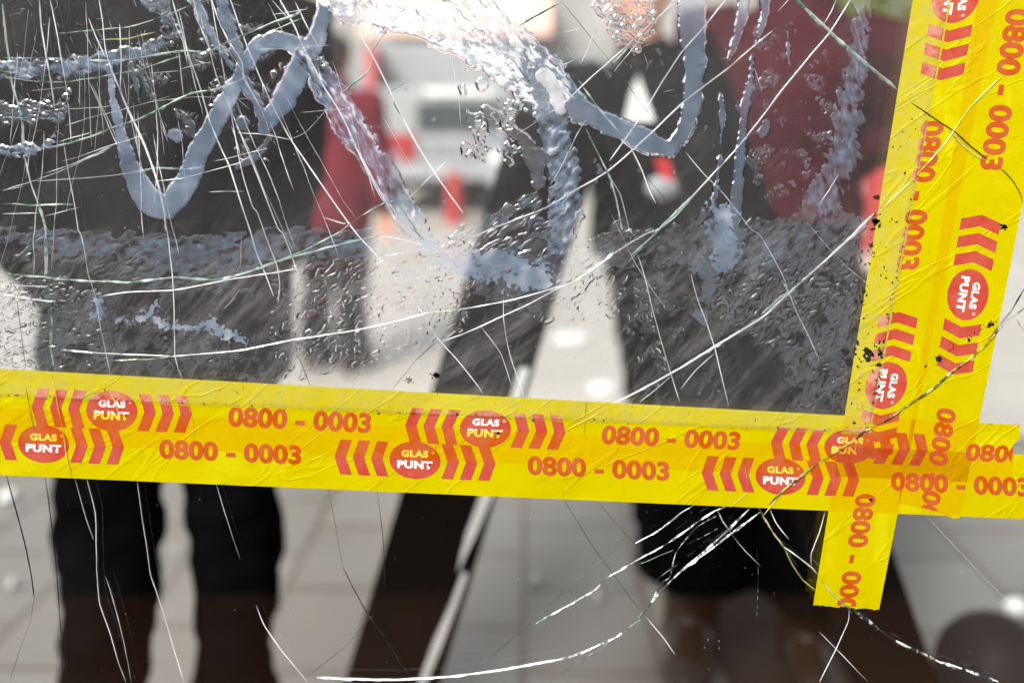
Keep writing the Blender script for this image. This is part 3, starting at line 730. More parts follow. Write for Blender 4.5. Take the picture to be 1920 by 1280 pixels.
def ribbon(bm, pts, w, off, rnd, rag=.35, jit=.5, taper=True):
    L = resample(pts, 4); n = len(L); ph = rnd.uniform(0, 100); prev = None
    for i, p in enumerate(L):
        t = (L[min(i + 1, n - 1)] - L[max(i - 1, 0)])
        t = t.normalized() if t.length > 1e-6 else Vector((1, 0)); nn = Vector((-t.y, t.x))
        a = mnoise.noise(Vector((i * .22, ph, 0))); b = mnoise.noise(Vector((i * .7, ph, 5)))
        kk = i * .16; k0 = math.floor(kk); c0 = mnoise.cell(Vector((k0, ph, 9))); c1 = mnoise.cell(Vector((k0 + 1, ph, 9))); c = (c0 + (c1 - c0) * (kk - k0)) * 1.2 - .3
        ww = w * .5 * max(.25, 1 + a * rag * 1.3 + b * rag * .6)
        if taper: ww *= min(1, .25 + min(i, n - 1 - i) / 6.0)
        q = p + nn * (b * jit * .6 + c * jit)
        mid = q + nn * ww * (.2 + .6 * a)
        v = [bm.verts.new(P(*(q + nn * ww), off)), bm.verts.new(P(*mid, off + S * max(ww, .7) * .9)), bm.verts.new(P(*(q - nn * ww), off))]
        if prev:
            for j in (0, 1): bm.faces.new((prev[j], prev[j + 1], v[j + 1], v[j]))
        prev = v
PANE_F = -.0044
extra = bmesh.new(); rnd = random.Random(11)
order = sorted(range(len(CR)), key=lambda i: -sum(math.dist(a, b) for a, b in zip(CR[i][2], CR[i][2][1:])) * CR[i][1])
big = set(order[:96])
extras = {}
for i, c in enumerate(CR):
    kind, w, pts = c[:3]; front = len(c) > 3
    w = w * (.62 if kind in 'wd' else .8)
    if front and kind in ('m', 'w'): kind, w = 'f', w * .8
    off = (.0013 if front else PANE_F + .0002 + (i % 9) * .00012)
    if i in big:
        bm = bmesh.new()
    else:
        bm = extras.setdefault(kind, bmesh.new())
    ribbon(bm, pts, w, off, rnd, rag=.6 if kind in 'mgy' else .22, jit=.8 if kind in 'mgy' else .3)
    if kind in ('g', 'm', 'w') and w >= 3.6:   # splinters running beside the main break
        for q in range(int(len(pts) * 1.5)):
            j = rnd.randrange(len(pts) - 1); t = rnd.random(); d = Vector(pts[j + 1]) - Vector(pts[j]); p = Vector(pts[j]) + d * t
            nn = Vector((-d.y, d.x)).normalized() * rnd.uniform(-1.4, 1.4) * w * .6; d = d.normalized()
            l = rnd.uniform(6, 26); a = rnd.uniform(-.12, .12); d2 = Vector((d.x - d.y * a, d.y + d.x * a))
            ribbon(bm, [tuple(p + nn), tuple(p + nn + d2 * l * .5), tuple(p + nn + d2 * l)], rnd.uniform(.8, 2.0), off + .0002, rnd)
    if i in big: bm_obj('crack', bm, CM[kind], pane, False)
for kind, bm in extras.items():
    tag(bm_obj('small_cracks', bm, CM[kind], pane, False), kind='stuff')
bm = bmesh.new()
def hair(bm, p, ang, L, w, bend=0.0):
    pts = [Vector(p)]; a = ang
    for _ in range(max(2, int(L / 34))):
        a += rnd.gauss(0, .05) + bend; pts.append(pts[-1] + Vector((math.cos(a), math.sin(a))) * 34)
    ribbon(bm, [tuple(q) for q in pts], w, PANE_F + .0009, rnd, rag=.5, jit=.8)
for q in range(34):      # fan below the blow beyond the top left corner
    x = rnd.uniform(20, 640); y = rnd.uniform(-20, 260); hair(bm, (x, y), math.atan2(y + 900, x - 120 + rnd.gauss(0, 60)), rnd.uniform(60, 330), rnd.uniform(.6, 1.5))
for q in range(14):      # rings round the same blow
    x = rnd.uniform(0, 560); y = rnd.uniform(0, 430); hair(bm, (x, y), rnd.gauss(-.14, .08), rnd.uniform(60, 240), rnd.uniform(.6, 1.4), -.02)
for q in range(12):
    x = rnd.uniform(700, 1560); y = rnd.uniform(-10, 420); hair(bm, (x, y), rnd.choice([rnd.gauss(-.75, .12), rnd.gauss(1.0, .12)]), rnd.uniform(60, 220), rnd.uniform(.6, 1.3))
tag(bm_obj('hairline_cracks', bm, CM['w'], pane), kind='stuff')
bm = bmesh.new(); bm2 = bmesh.new()
for q in range(9):      # second break behind the lower right tape crossing
    a = rnd.choice([rnd.gauss(2.55, .20), rnd.gauss(2.55, .20), rnd.gauss(.75, .25), rnd.gauss(1.2, .3)]); r0 = rnd.uniform(10, 190)
    p = (1420 + math.cos(a) * r0, 950 + abs(math.sin(a)) * r0)
    hair(rnd.choice([bm, bm2]), p, a, rnd.uniform(40, 150), rnd.uniform(.5, 1.2), rnd.uniform(-.04, .02))
tag(bm_obj('hairline_cracks', bm, CM['m'], pane), kind='stuff'); tag(bm_obj('hairline_cracks', bm2, CM['g'], pane), kind='stuff')
# fine splinters where the breaks are densest
bm = bmesh.new()
for q in range(230):
    u = rnd.random()
    if u < .6: cx, cy, sx, sy = 330, 90, 170, 95
    elif u < .8: cx, cy, sx, sy = 80, 120, 90, 110
    else: cx, cy, sx, sy = 1150, 80, 90, 60
    x, y = rnd.gauss(cx, sx), rnd.gauss(cy, sy)
    if y < -20 or y > 300: continue
    a = rnd.choice([rnd.gauss(1.15, .15), rnd.gauss(1.15, .15), rnd.gauss(-.15, .2), rnd.uniform(0, 3.1)]); l = rnd.expovariate(1 / 9.0) + 3
    d = Vector((math.cos(a), math.sin(a))) * l
    ribbon(bm, [(x, y), (x + d.x * .5 + rnd.uniform(-1, 1), y + d.y * .5), (x + d.x, y + d.y)], rnd.uniform(.4, 1.2), PANE_F + .0016, rnd)
tag(bm_obj('glass_splinters', bm, CM['w'], pane), kind='stuff')

# ================================================================== clear plastic sheet with glue residue
def film_mat():
    k = NT('scuffed_clear_plastic')
    ps = k.pos()
    hz = k.noise(6, 5, rough=.6); fine = k.noise(900, 2)
    sc1 = k.noise(60, 4, vec=k.grain(ps, 8, 14, 1), rough=.7); sc2 = k.noise(60, 4, vec=k.grain(ps, 50, .8, 9), rough=.7)
    scr = k.math('MULTIPLY', k.ramp(k.math('MAXIMUM', sc1, sc2), .58, .75), .06)
    vo = k.n('ShaderNodeTexVoronoi'); vo.inputs['Scale'].default_value = 420; k.t.links.new(ps, vo.inputs['Vector'])
    spk = k.math('MULTIPLY', k.ramp(vo.outputs['Distance'], .05, .10, 1, 0), k.ramp(k.noise(45, 3), .48, .62, .0, .8))
    mk = k.math('ADD', k.math('ADD', k.ramp(hz, .3, .7, .016, .046), scr), k.math('MULTIPLY', k.ramp(fine, .4, .7), .018))
    zz = k.n('ShaderNodeSeparateXYZ'); k.t.links.new(ps, zz.inputs[0])
    low_ = k.ramp(k.math('ADD', zz.outputs['Z'], k.math('MULTIPLY', hz, .12)), CAM_H - 330 * S + .06, CAM_H - 200 * S + .06, 1, 0)   # wiping residue towards the foot of the sheet
    wp1 = k.noise(26, 6, vec=k.grain(ps, 42, .35, 1.7), rough=.72, dist=.6); wp2 = k.noise(70, 5, vec=k.grain(ps, 58, .3, 1.7), rough=.7, dist=.4)
    wipe = k.math('ADD', k.math('MULTIPLY', k.ramp(wp1, .42, .72), .10), k.math('MULTIPLY', k.ramp(wp2, .48, .74), .09))
    mk = k.math('ADD', mk, k.math('MULTIPLY', low_, k.math('MULTIPLY', wipe, 1.0)))
    mk = k.math('ADD', mk, k.math('MULTIPLY', k.ramp(wp1, .5, .75), .03))
    mk = k.math('MAXIMUM', mk, k.math('MULTIPLY', spk, .38))
    df = k.node('ShaderNodeBsdfDiffuse', {'Color': (.86, .85, .85, 1)}).outputs[0]; tl = k.node('ShaderNodeBsdfTranslucent', {'Color': (.86, .85, .85, 1)}).outputs[0]
    tr = k.node('ShaderNodeBsdfTransparent', {'Color': (.985, .985, .985, 1)}).outputs[0]
    s = k.mixs(mk, tr, k.mixs(.4, df, tl))
    gl = k.node('ShaderNodeBsdfGlossy', {'Roughness': .12, 'Normal': k.bump(fine, .2, .0005)}).outputs[0]
    s = k.mixs(.012, s, gl)
    return k.done(s)
fs = empty('plastic_sheet', (0, 0, 0)); tag(fs, 'scuffed clear plastic sheet with glue residue, taped over the broken glass', 'plastic sheet')
SHEET = [(-960, -540), (1882, -540), (1742, 200), (1632, 809), (-960, 698)]
bm = bmesh.new()
f = [bm.verts.new(P(x, y, .0002)) for x, y in SHEET]; bk = [bm.verts.new(P(x, y, -.0006)) for x, y in SHEET]
fc = bm.faces.new(f)
FM = film_mat()
bmesh.ops.recalc_face_normals(bm, faces=bm.faces[:])
for v in bk: bm.verts.remove(v)
bm_obj('clear_film', bm, FM, fs)
bm = bmesh.new(); n5 = len(SHEET)
for i in range(n5):
    a, b = SHEET[i], SHEET[(i + 1) % n5]
    bm.faces.new([bm.verts.new(P(*a, .0001)), bm.verts.new(P(*b, .0001)), bm.verts.new(P(*b, -.0012)), bm.verts.new(P(*a, -.0012))])
bm_obj('film_edge', bm, FM, fs)

# ---- glue relief as a height field
ST = 1.5
gx = np.arange(-24, 1725, ST); gy = np.arange(-24, 790, ST)
X, Y = np.meshgrid(gx, gy)
Hh = np.zeros_like(X); MK = np.zeros_like(X)
wob1 = px_grid_noise(X, Y, 26, 1); wob2 = px_grid_noise(X, Y, 9, 2); wob3 = px_grid_noise(X, Y, 4.5, 3)
wob0 = px_grid_noise(X, Y, 55, 8)
wr = (1 - 2.2 * np.abs(px_grid_noise(X + 8 * wob1, Y + 8 * wob0, 20, 4, .7, 2.2))) + .35 * px_grid_noise(X, Y, 9, 5); low = px_grid_noise(X, Y, 70, 6)
def stroke(pts, milk=.5, hgt=1.0, jag=4.0, edge=4.0, wrinkle=.15, rim=.35, fine=1.0, ang=.6, streak=0.0, tear=0.0):
    edge = edge * 1.35
    """pts: (x, y, half width)"""
    global Hh, MK
    if len(pts) > 2:
        out = []
        for i in range(len(pts) - 1):
            p0, p1, p2, p3 = [np.array(pts[max(0, min(len(pts) - 1, i + o))], float) for o in (-1, 0, 1, 2)]
            for t in np.arange(0, 1, .2): out.append(tuple(.5 * ((2 * p1) + (p2 - p0) * t + (2 * p0 - 5 * p1 + 4 * p2 - p3) * t * t + (3 * p1 - p0 - 3 * p2 + p3) * t ** 3)))
        pts = out + [tuple(pts[-1])]
    pad = 30
    x0 = min(p[0] - p[2] for p in pts) - pad; x1 = max(p[0] + p[2] for p in pts) + pad; y0 = min(p[1] - p[2] for p in pts) - pad; y1 = max(p[1] + p[2] for p in pts) + pad
    i0, i1 = np.searchsorted(gx, [x0, x1]); j0, j1 = np.searchsorted(gy, [y0, y1])
    if i1 <= i0 or j1 <= j0: return
    sl_ = (slice(j0, j1), slice(i0, i1)); x, y = X[sl_], Y[sl_]
    d = np.full_like(x, -1e9)
    q = pts if len(pts) > 1 else [pts[0], (pts[0][0] + .1, pts[0][1], pts[0][2])]
    for (ax, ay, aw), (bx, by, bw) in zip(q, q[1:]):
        dx, dy = bx - ax, by - ay; t = np.clip(((x - ax) * dx + (y - ay) * dy) / max(dx * dx + dy * dy, 1e-6), 0, 1)
        d = np.maximum(d, aw + (bw - aw) * t - np.hypot(x - ax - dx * t, y - ay - dy * t))
    d = d + jag * (wob0[sl_] * .8 + wob1[sl_] * .9 + wob2[sl_] * (.12 + .05 * jag)) + fine * (wob2[sl_] + .7 * wob3[sl_])
    if streak or tear:
        s1 = px_grid_noise(x + 8 * wob1[sl_], y + 5 * wob2[sl_], 5.5, 301, ang, 8.0); s2 = px_grid_noise(x, y + 5 * wob1[sl_], 11, 302, ang, 4.0); s3 = px_grid_noise(x, y, 16, 303)
        d = d - tear * 26 * sstep(s2 + .5 * s3, .12, .5)
    m = sstep(d, 0, edge)
    h = hgt * m * (1 + rim * (.5 + 1.4 * wob1[sl_]) * np.exp(-((d - edge * 1.0) / (edge * .45)) ** 2)) * (1 + wrinkle * wr[sl_] + wrinkle * .12 * wob3[sl_])
    if streak: h = h * .68 * (1 + streak * s1) ; h = np.maximum(h, 0)
    rim_n = 1
    Hh[sl_] = np.maximum(h, Hh[sl_]); MK[sl_] = np.where(m > .3, milk * (1 + .35 * low[sl_] + (.9 * s1 + .9 * s3 + .6 * s2 if (streak or tear) else .25 * wob1[sl_])), MK[sl_])

def region(poly, scale, ang, stretch, thr=.10, hgt=.5, milk=.06, seed=50, fade=40, warp=6):
    """squiggly glue ridges inside a soft polygon"""
    global Hh, MK
    ins = np.full_like(X, -1e9); sd = np.full_like(X, 1e9); inside = np.zeros(X.shape, bool)
    n = len(poly)
    for i in range(n):
        (ax, ay), (bx, by) = poly[i], poly[(i + 1) % n]
        dx, dy = bx - ax, by - ay; t = np.clip(((X - ax) * dx + (Y - ay) * dy) / (dx * dx + dy * dy), 0, 1)
        sd = np.minimum(sd, np.hypot(X - ax - dx * t, Y - ay - dy * t))
        c = ((ay > Y) != (by > Y)) & (X < (bx - ax) * (Y - ay) / (by - ay + 1e-9) + ax)
        inside ^= c
    sd = np.where(inside, sd, -sd) + 14 * wob1
    m = sstep(sd, -fade * .2, fade)
    xx, yy = X + warp * wob1 + warp * .5 * wob2, Y + warp * px_grid_noise(X, Y, 22, seed + 9)
    dens = sstep(.7 * low + 1.1 * px_grid_noise(X, Y, 34, seed + 3) + (.30 - thr) * 2.0, -.30, .25) * sstep(m, .1, .8)
    n1 = px_grid_noise(xx, yy, scale * 1.7, seed, ang, stretch * 1.5); n2 = px_grid_noise(xx, yy, scale * .9, seed + 1, ang, stretch * 1.2)
    cw_ = np.cos(2 * np.pi * (n1 * 1.7 + n2 * .5)) * .5 + .5
    r = sstep(cw_ - (1 - dens) * 1.05, .28, .62)
    h = hgt * 1.75 * r * (.85 + .5 * n2)
    k = h > Hh; Hh = np.where(k, h, Hh); MK = np.maximum(MK, dens * (milk * .5 + (milk + .14) * r))

# squiggly areas first
region([(-30,505),(170,500),(215,560),(240,700),(-30,720)], 7, -.35, 2.2, .0, .55, .10, 50)
region([(215,620),(480,640),(520,720),(200,720)], 6, -.9, 3.0, .12, .45, .05, 60)
region([(500,520),(700,470),(900,500),(900,640),(760,700),(560,730),(470,690)], 6.5, -.7, 2.6, -.02, .5, .06, 70, 60)
region([(1290,430),(1640,380),(1620,600),(1570,790),(1480,700),(1300,600)], 7, -.75, 2.6, -.05, .55, .10, 80, 50)
region([(1470,600),(1620,520),(1600,800),(1460,790)], 6, -1.2, 2.4, .05, .45, .07, 90, 30)
region([(1040,470),(1180,400),(1240,430),(1080,580),(1010,560)], 7, -.62, 6.0, -.1, .55, .12, 100, 25)
region([(700,500),(860,420),(1010,350),(1040,420),(1030,500),(840,560)], 8, -.60, 5.0, -.1, .6, .16, 110, 20)
region([(80,430),(520,470),(560,560),(300,560),(80,500)], 12, -.4, 4.0, .1, .35, .10, 120, 30)
region([(1380,40),(1560,20),(1580,330),(1440,400),(1360,330)], 6, 1.45, 2.2, .48, .6, .10, 130, 30)
region([(-20,190),(130,180),(130,235),(-20,240)], 6, .2, 1.6, -.1, .7, .20, 140, 14)
region([(280,30),(560,20),(520,330),(360,300),(260,140)], 7, 1.2, 2.6, .42, .6, .10, 150, 40)
region([(1090,-20),(1240,-20),(1230,70),(1190,110),(1130,60)], 8, .6, 1.6, .0, .9, .12, 160, 14)
region([(850,150),(980,190),(970,320),(860,300)], 10, 1.0, 1.4, .20, .8, .03, 170, 20)
region([(230,100),(300,110),(300,200),(240,170)], 6, 1.2, 2.4, .2, .6, .1, 180, 14)
region([(1190,520),(1330,530),(1290,700),(1180,720)], 8, .8, 1.6, .46, .4, .04, 190, 20)
region([(620,590),(850,560),(860,700),(640,720)], 6, .8, 1.4, .38, .3, .02, 200, 30)

region([(-30,560),(300,560),(420,640),(560,690),(560,745),(-30,735)], 6, -.75, 3.0, .15, .4, .05, 210, 30)
region([(900,540),(1180,500),(1330,520),(1300,600),(1050,620),(930,610)], 7, -.6, 3.0, .22, .4, .05, 220, 30)
region([(-20,430),(90,430),(150,490),(-20,500)], 9, -.8, 3.0, .05, .5, .10, 230, 20)
region([(520,470),(800,470),(830,560),(560,570)], 8, -.55, 4.0, .10, .45, .07, 240, 30)
region([(1330,400),(1640,400),(1620,480),(1330,500)], 8, -.7, 4.0, .05, .5, .10, 250, 20)
B_ = .75
stroke([(205,128,7),(212,180,9),(222,230,12),(238,290,16),(255,335,22),(280,375,27),(312,388,24),(345,352,25),(372,290,23),(402,235,21),(425,190,19),(445,150,16),(460,112,14)], B_, 1.0, 3, 4, .12)
stroke([(466,120,16),(482,90,18),(520,74,18),(560,86,20)], B_, .9, 4, 4, .2)
stroke([(495,238,16),(530,192,24),(556,142,26),(574,105,24),(598,60,19),(612,-10,17)], B_ * 1.05, .95, 3, 6, .06)
stroke([(575,105,20),(612,160,30),(655,230,32),(695,290,30),(735,350,28),(765,405,28),(795,455,24)], .60, .9, 4, 4, .5, fine=2.5, ang=1.05, streak=.30, tear=.25)
stroke([(-20,126,20),(80,130,18),(160,120,18),(225,106,18),(280,92,15),(308,74,13),(306,34,11),(262,-6,12)], .55, .8, 6, 4, .5, fine=3, ang=.1, streak=.25, tear=.3)
stroke([(-10,208,14),(60,206,14),(110,196,12),(132,178,8)], .30, 1.0, 7, 4, .8, fine=4, ang=.1, streak=.40, tear=.7)
stroke([(-10,284,13),(60,282,14),(92,272,10),(105,238,5)], .6, 1.0, 5, 4, .6, fine=3, ang=.1, streak=.30, tear=.3)
stroke([(326,252,13),(334,262,9)], .6, .8, 5, 4, .15)
stroke([(352,-20,10),(378,30,12),(400,70,9),(430,120,8),(452,150,7)], .55, .9, 5, 4, .4)
stroke([(406,-20,12),(428,45,14),(446,95,13),(458,130,10)], .62, .9, 4, 4, .2)
stroke([(455,150,12),(475,180,14),(492,215,13),(500,240,8)], .55, .9, 5, 4, .3)
stroke([(300,-10,20),(318,30,14),(330,60,10)], .4, 1.0, 6, 4, .5)
stroke([(452,228,12),(460,238,10)], .4, .7, 6, 4, .2)
stroke([(444,314,6),(480,295,9),(506,258,6)], .35, .6, 3, 3, .1)
stroke([(246,122,5),(255,150,6),(262,190,3)], .35, .8, 3, 3, .3); stroke([(264,118,4),(270,150,5),(277,180,3)], .35, .8, 3, 3, .3)
# top white band, refracted sky glare put into its milkiness, and crossing strokes
stroke([(620,0,26),(660,18,28),(710,34,28),(760,44,28),(820,58,30),(870,84,32),(925,116,34),(975,148,34),(1010,190,30)], 1.45, 1.2, 8, 5, .8, fine=3, ang=.35, streak=.35, tear=.55)
stroke([(850,-20,30),(900,24,34),(950,72,36),(1000,116,36),(1040,150,34),(1080,196,28),(1095,224,18)], .95, 1.2, 6, 5, .8, fine=3, ang=.8, streak=.40, tear=.6)
stroke([(1012,140,26),(1026,190,30),(1040,245,32),(1055,310,32),(1060,370,32),(1056,430,32),(1045,495,28)], .58, .9, 7, 4, .35, fine=3, ang=-.8, streak=.30, tear=.35)
stroke([(1020,140,16),(1042,175,16),(1052,205,14)], 1.1, 1.3, 4, 5, .03)
stroke([(1080,200,22),(1130,228,22),(1180,250,22),(1220,268,24),(1255,278,18),(1284,240,18),(1300,180,20),(1302,110,24),(1298,50,28),(1300,-20,30)], .55, 1.1, 4, 5, .15)
stroke([(965,250,12),(1000,290,20),(1010,340,16)], .25, .9, 8, 4, .6)
stroke([(922,262,18),(945,275,12),(968,282,9)], .3, .8, 7, 4, .3); stroke([(868,172,10)], .1, .9, 6, 4, .3); stroke([(905,160,13)], .1, .9, 6, 4, .4)
stroke([(886,222,12),(892,238,6)], .12, .8, 6, 4, .3); stroke([(915,218,12),(925,228,8)], .12, .8, 6, 4, .3)
# drips on the maroon
stroke([(1390,-20,12),(1395,0,14),(1387,50,11),(1374,90,8),(1362,117,5)], .5, 1.0, 3, 4, .2)
stroke([(1434,-20,12),(1432,30,8),(1424,62,7)], .5, 1.0, 3, 3, .2)
stroke([(1410,102,3),(1406,150,8),(1396,210,10),(1388,280,10),(1382,350,12),(1376,400,15),(1372,440,20)], .42, .9, 4, 4, .35)
stroke([(1350,172,3),(1354,220,8),(1350,274,4)], .45, .9, 3, 3, .2); stroke([(1350,292,5),(1344,340,6),(1338,392,5)], .4, .9, 4, 3, .3)
stroke([(1436,232,10),(1430,252,8)], .3, .7, 5, 3, .3); stroke([(1476,62,4),(1478,120,4)], .5, .7, 4, 3, .3)
stroke([(1612,-20,24),(1612,70,20),(1606,130,22),(1594,190,26),(1588,240,32),(1580,290,32),(1562,340,32),(1535,392,38)], .36, .7, 8, 4, .5, fine=3, ang=1.35, streak=.40, tear=.4)
# horizontal band
stroke([(-20,440,18),(60,442,20),(130,454,26),(200,458,26),(300,470,36),(400,478,40),(480,468,38),(560,452,30),(640,462,32),(720,462,34),(790,472,36)], .30, .45, 3, 2.4, .3, rim=.15, ang=-.35, streak=.40, tear=.7)
stroke([(780,470,38),(850,505,44),(920,528,40),(1000,532,36),(1060,500,34),(1140,472,34),(1230,462,36),(1300,458,44),(1340,430,44)], .20, .6, 9, 3, .5, fine=4, ang=-.6, streak=.45, tear=1.0)
stroke([(1300,470,40),(1370,470,50),(1440,460,46),(1520,450,44),(1590,425,30)], .24, .6, 10, 3, .5, fine=5, ang=-.75, streak=.45, tear=1.0)
stroke([(880,482,14),(930,490,22),(985,505,24),(1020,525,18),(960,520,20),(900,500,20),(830,490,14)], .85, .72, 12, 3, .05, fine=12)
stroke([(800,455,14),(815,462,12)], .9, .8, 6, 3, .05, fine=8)
stroke([(1350,400,24),(1352,440,26),(1368,480,18),(1330,500,16)], .75, .7, 10, 3, .06, fine=10)
stroke([(182,560,5),(190,585,8),(170,592,4)], .8, .6, 3, 2.4, .05, fine=7)
stroke([(222,600,3),(252,598,6),(282,588,9),(292,570,5),(286,592,6),(308,608,5),(342,612,5),(372,616,7),(398,600,6),(404,618,10),(440,628,9),(462,645,5)], .85, .6, 3, 2.4, .05, fine=9)
stroke([(1312,590,14),(1322,608,9)], .3, .5, 6, 3, .2); stroke([(1322,500,16),(1330,540,14),(1318,560,8)], .3, .5, 8, 3, .3)
stroke([(1006,560,14),(1000,580,12)], .12, .5, 5, 3, .5); stroke([(1234,520,10),(1240,532,8)], .2, .5, 6, 3, .3)
stroke([(1196,560,7),(1200,572,6)], .1, .5, 4, 3, .3)
rnd = random.Random(5)
for q in range(150):
    x, y = rnd.choice([(rnd.uniform(1170, 1420), rnd.uniform(560, 740)), (rnd.uniform(1380, 1560), rnd.uniform(40, 360)), (rnd.uniform(700, 980), rnd.uniform(150, 380)), (rnd.uniform(1080, 1330), rnd.uniform(60, 420))])
    stroke([(x, y, rnd.uniform(.5, 3.4)), (x + rnd.uniform(-7, 7), y + rnd.uniform(-7, 7), rnd.uniform(.4, 2.2))], .3, .45, 4, 2.5, .1)
# keep inside the sheet
right = 1780 - (Y + 0) * .187
lim = sstep(right - X, -2, 2) * sstep((739 + X * .0425) - Y, -2, 2)
Hh *= lim
for A_ in (Hh,):     # surface tension rounds the smallest steps
    B2 = A_.copy(); B2[1:-1, 1:-1] = (4 * A_[1:-1, 1:-1] + 2 * (A_[:-2, 1:-1] + A_[2:, 1:-1] + A_[1:-1, :-2] + A_[1:-1, 2:]) + A_[:-2, :-2] + A_[2:, 2:] + A_[:-2, 2:] + A_[2:, :-2]) / 16
    Hh = B2
# border of film fades, fill mesh
mask = Hh > .03
cell = mask[:-1, :-1] | mask[1:, :-1] | mask[:-1, 1:] | mask[1:, 1:]
# connected pieces of residue, largest become parts of their own
lab = np.zeros(cell.shape, np.int64); par = [0]
def find(a):
    while par[a] != a: par[a] = par[par[a]]; a = par[a]
    return a
prev = []
for r_ in range(cell.shape[0]):
    e = np.flatnonzero(np.diff(np.concatenate(([0], cell[r_].astype(np.int8), [0])))); cur = []; pi = 0
    for a_, b_ in zip(e[::2], e[1::2]):
        l_ = 0
        while pi < len(prev) and prev[pi][1] < a_: pi += 1
        q = pi
        while q < len(prev) and prev[q][0] <= b_:
            m_ = find(prev[q][2])
            if l_ == 0: l_ = m_
            elif m_ != l_: par[m_] = l_
            q += 1
        if l_ == 0: l_ = len(par); par.append(l_)
        cur.append((a_, b_, l_)); lab[r_, a_:b_] = l_
    prev = cur
lab = np.array([find(i) for i in range(len(par))])[lab]
ids, cnt = np.unique(lab[lab > 0], return_counts=True)
top = [i for i, c in sorted(zip(ids, cnt), key=lambda t: -t[1])[:24] if c > 250]

def glue_mat():
    k = NT('dried_glue_gel')
    at = k.n('ShaderNodeAttribute'); at.attribute_name = 'milk'; mk = at.outputs['Fac']
    ge = k.n('ShaderNodeNewGeometry')
    dt = k.n('ShaderNodeVectorMath', operation='DOT_PRODUCT'); k.t.links.new(ge.outputs['Normal'], dt.inputs[0]); dt.inputs[1].default_value = (0, -1, 0)
    tilt = k.math('SUBTRACT', 1.0, k.math('ABSOLUTE', dt.outputs['Value']))
    fine = k.noise(700, 3)
    bmp = k.bump(fine, .12, .0006)
    tr = k.node('ShaderNodeBsdfTransparent', {'Color': (.97, .975, .985, 1)}).outputs[0]
    rf = k.node('ShaderNodeBsdfRefraction', {'IOR': 1.22, 'Roughness': .0, 'Color': (.96, .97, .99, 1), 'Normal': bmp}).outputs[0]
    s = k.mixs(k.ramp(tilt, .004, .05), tr, rf)
    col = k.mixc(k.ramp(k.noise(40, 3), .35, .7), (.35, .49, .68, 1), (.50, .61, .77, 1))
    col = k.mixc(k.ramp(mk, .12, .42), (.66, .645, .64, 1), col)
    col = k.mixc(k.ramp(mk, .8, 1.2), col, (.93, .94, .97, 1))  # glare of refracted sky put into the milkiest colour
    df = k.node('ShaderNodeBsdfDiffuse', {'Color': col}).outputs[0]; tl = k.node('ShaderNodeBsdfTranslucent', {'Color': col}).outputs[0]
    s = k.mixs(k.math('MULTIPLY', k.math('MAXIMUM', mk, 0.0), .50, True), s, k.mixs(.45, df, tl))
    gl = k.node('ShaderNodeBsdfGlossy', {'Roughness': .10, 'Normal': bmp, 'Color': (1, 1, 1, 1)}).outputs[0]
    s = k.mixs(k.ramp(tilt, .01, .22, .02, .62), s, gl)
    return k.done(s)
GLM = glue_mat()
OFFZ = .0004
def relief(name, sel, kind=None):
    vid = np.zeros(X.shape, bool)
    vid[:-1, :-1] |= sel; vid[1:, :-1] |= sel; vid[:-1, 1:] |= sel; vid[1:, 1:] |= sel
    idx = np.cumsum(vid.ravel()).reshape(X.shape) - 1
    px, py, hh, mm = X[vid], Y[vid], Hh[vid], MK[vid]
    co = np.stack([(px - 960) * S, -(OFFZ + hh * .00072), CAM_H - (py - 180) * S], 1).astype(np.float32)
    j, i = np.nonzero(sel)
    f = np.stack([idx[j, i], idx[j + 1, i], idx[j + 1, i + 1], idx[j, i + 1]], 1).astype(np.int32)
    me = bpy.data.meshes.new(name)
    me.vertices.add(len(co)); me.vertices.foreach_set('co', co.ravel())
    me.loops.add(f.size); me.loops.foreach_set('vertex_index', f.ravel())
    me.polygons.add(len(f)); me.polygons.foreach_set('loop_start', np.arange(0, f.size, 4, dtype=np.int32))
    me.update(calc_edges=True)
    a = me.attributes.new('milk', 'FLOAT', 'POINT'); a.data.foreach_set('value', mm.astype(np.float32))
    smooth(me)
    o = link(name, me, GLM, fs)
    if kind: tag(o, kind=kind)
    return o
rest = cell.copy()
for t_ in top:
    s_ = lab == t_; relief('glue_smear', s_); rest &= ~s_
relief('glue_specks', rest, 'stuff')

# ================================================================== yellow tapes
# corners in photo pixels: start/top, end/top, start/bottom, end/bottom seen along the reading direction
TAPES = {
 'T2': dict(q=[(-760, 730.2), (2000, 855.5), (-760, 857.4), (2000, 976)], layer=0),
 'T1': dict(q=[(-760, 648.3), (1911, 796), (-760, 796), (1893, 906)], layer=1),
 'V2': dict(q=[(2074, -400), (1799, 971), (1896, -400), (1684, 941)], layer=2),
 'V1': dict(q=[(1947, -400), (1648, 1141), (1776, -400), (1524, 1134)], layer=3),
}
def tmap(q, u, v):
    a, b, c, d = [Vector(p) for p in q]
    return (a * (1 - u) + b * u) * (1 - v) + (c * (1 - u) + d * u) * v
def wpoly(q): return [q[0], q[1], q[3], q[2]]
def inside_node(k, pos, quad):
    """1 inside the convex quad given in photo pixels, from the object's own coordinates"""
    pts = [P(x, y) for x, y in quad]; c = sum(pts, Vector()) / 4; r = None
    for i in range(4):
        a, b = pts[i], pts[(i + 1) % 4]; e = b - a; n = Vector((e.z, 0, -e.x)).normalized()
        if (c - a).dot(n) < 0: n = -n
        dt = k.n('ShaderNodeVectorMath', operation='DOT_PRODUCT'); k.t.links.new(pos, dt.inputs[0]); dt.inputs[1].default_value = n
        m = k.ramp(k.math('SUBTRACT', dt.outputs['Value'], a.dot(n)), -.0004, .0004, sm=False)
        r = m if r is None else k.math('MULTIPLY', r, m)
    return r
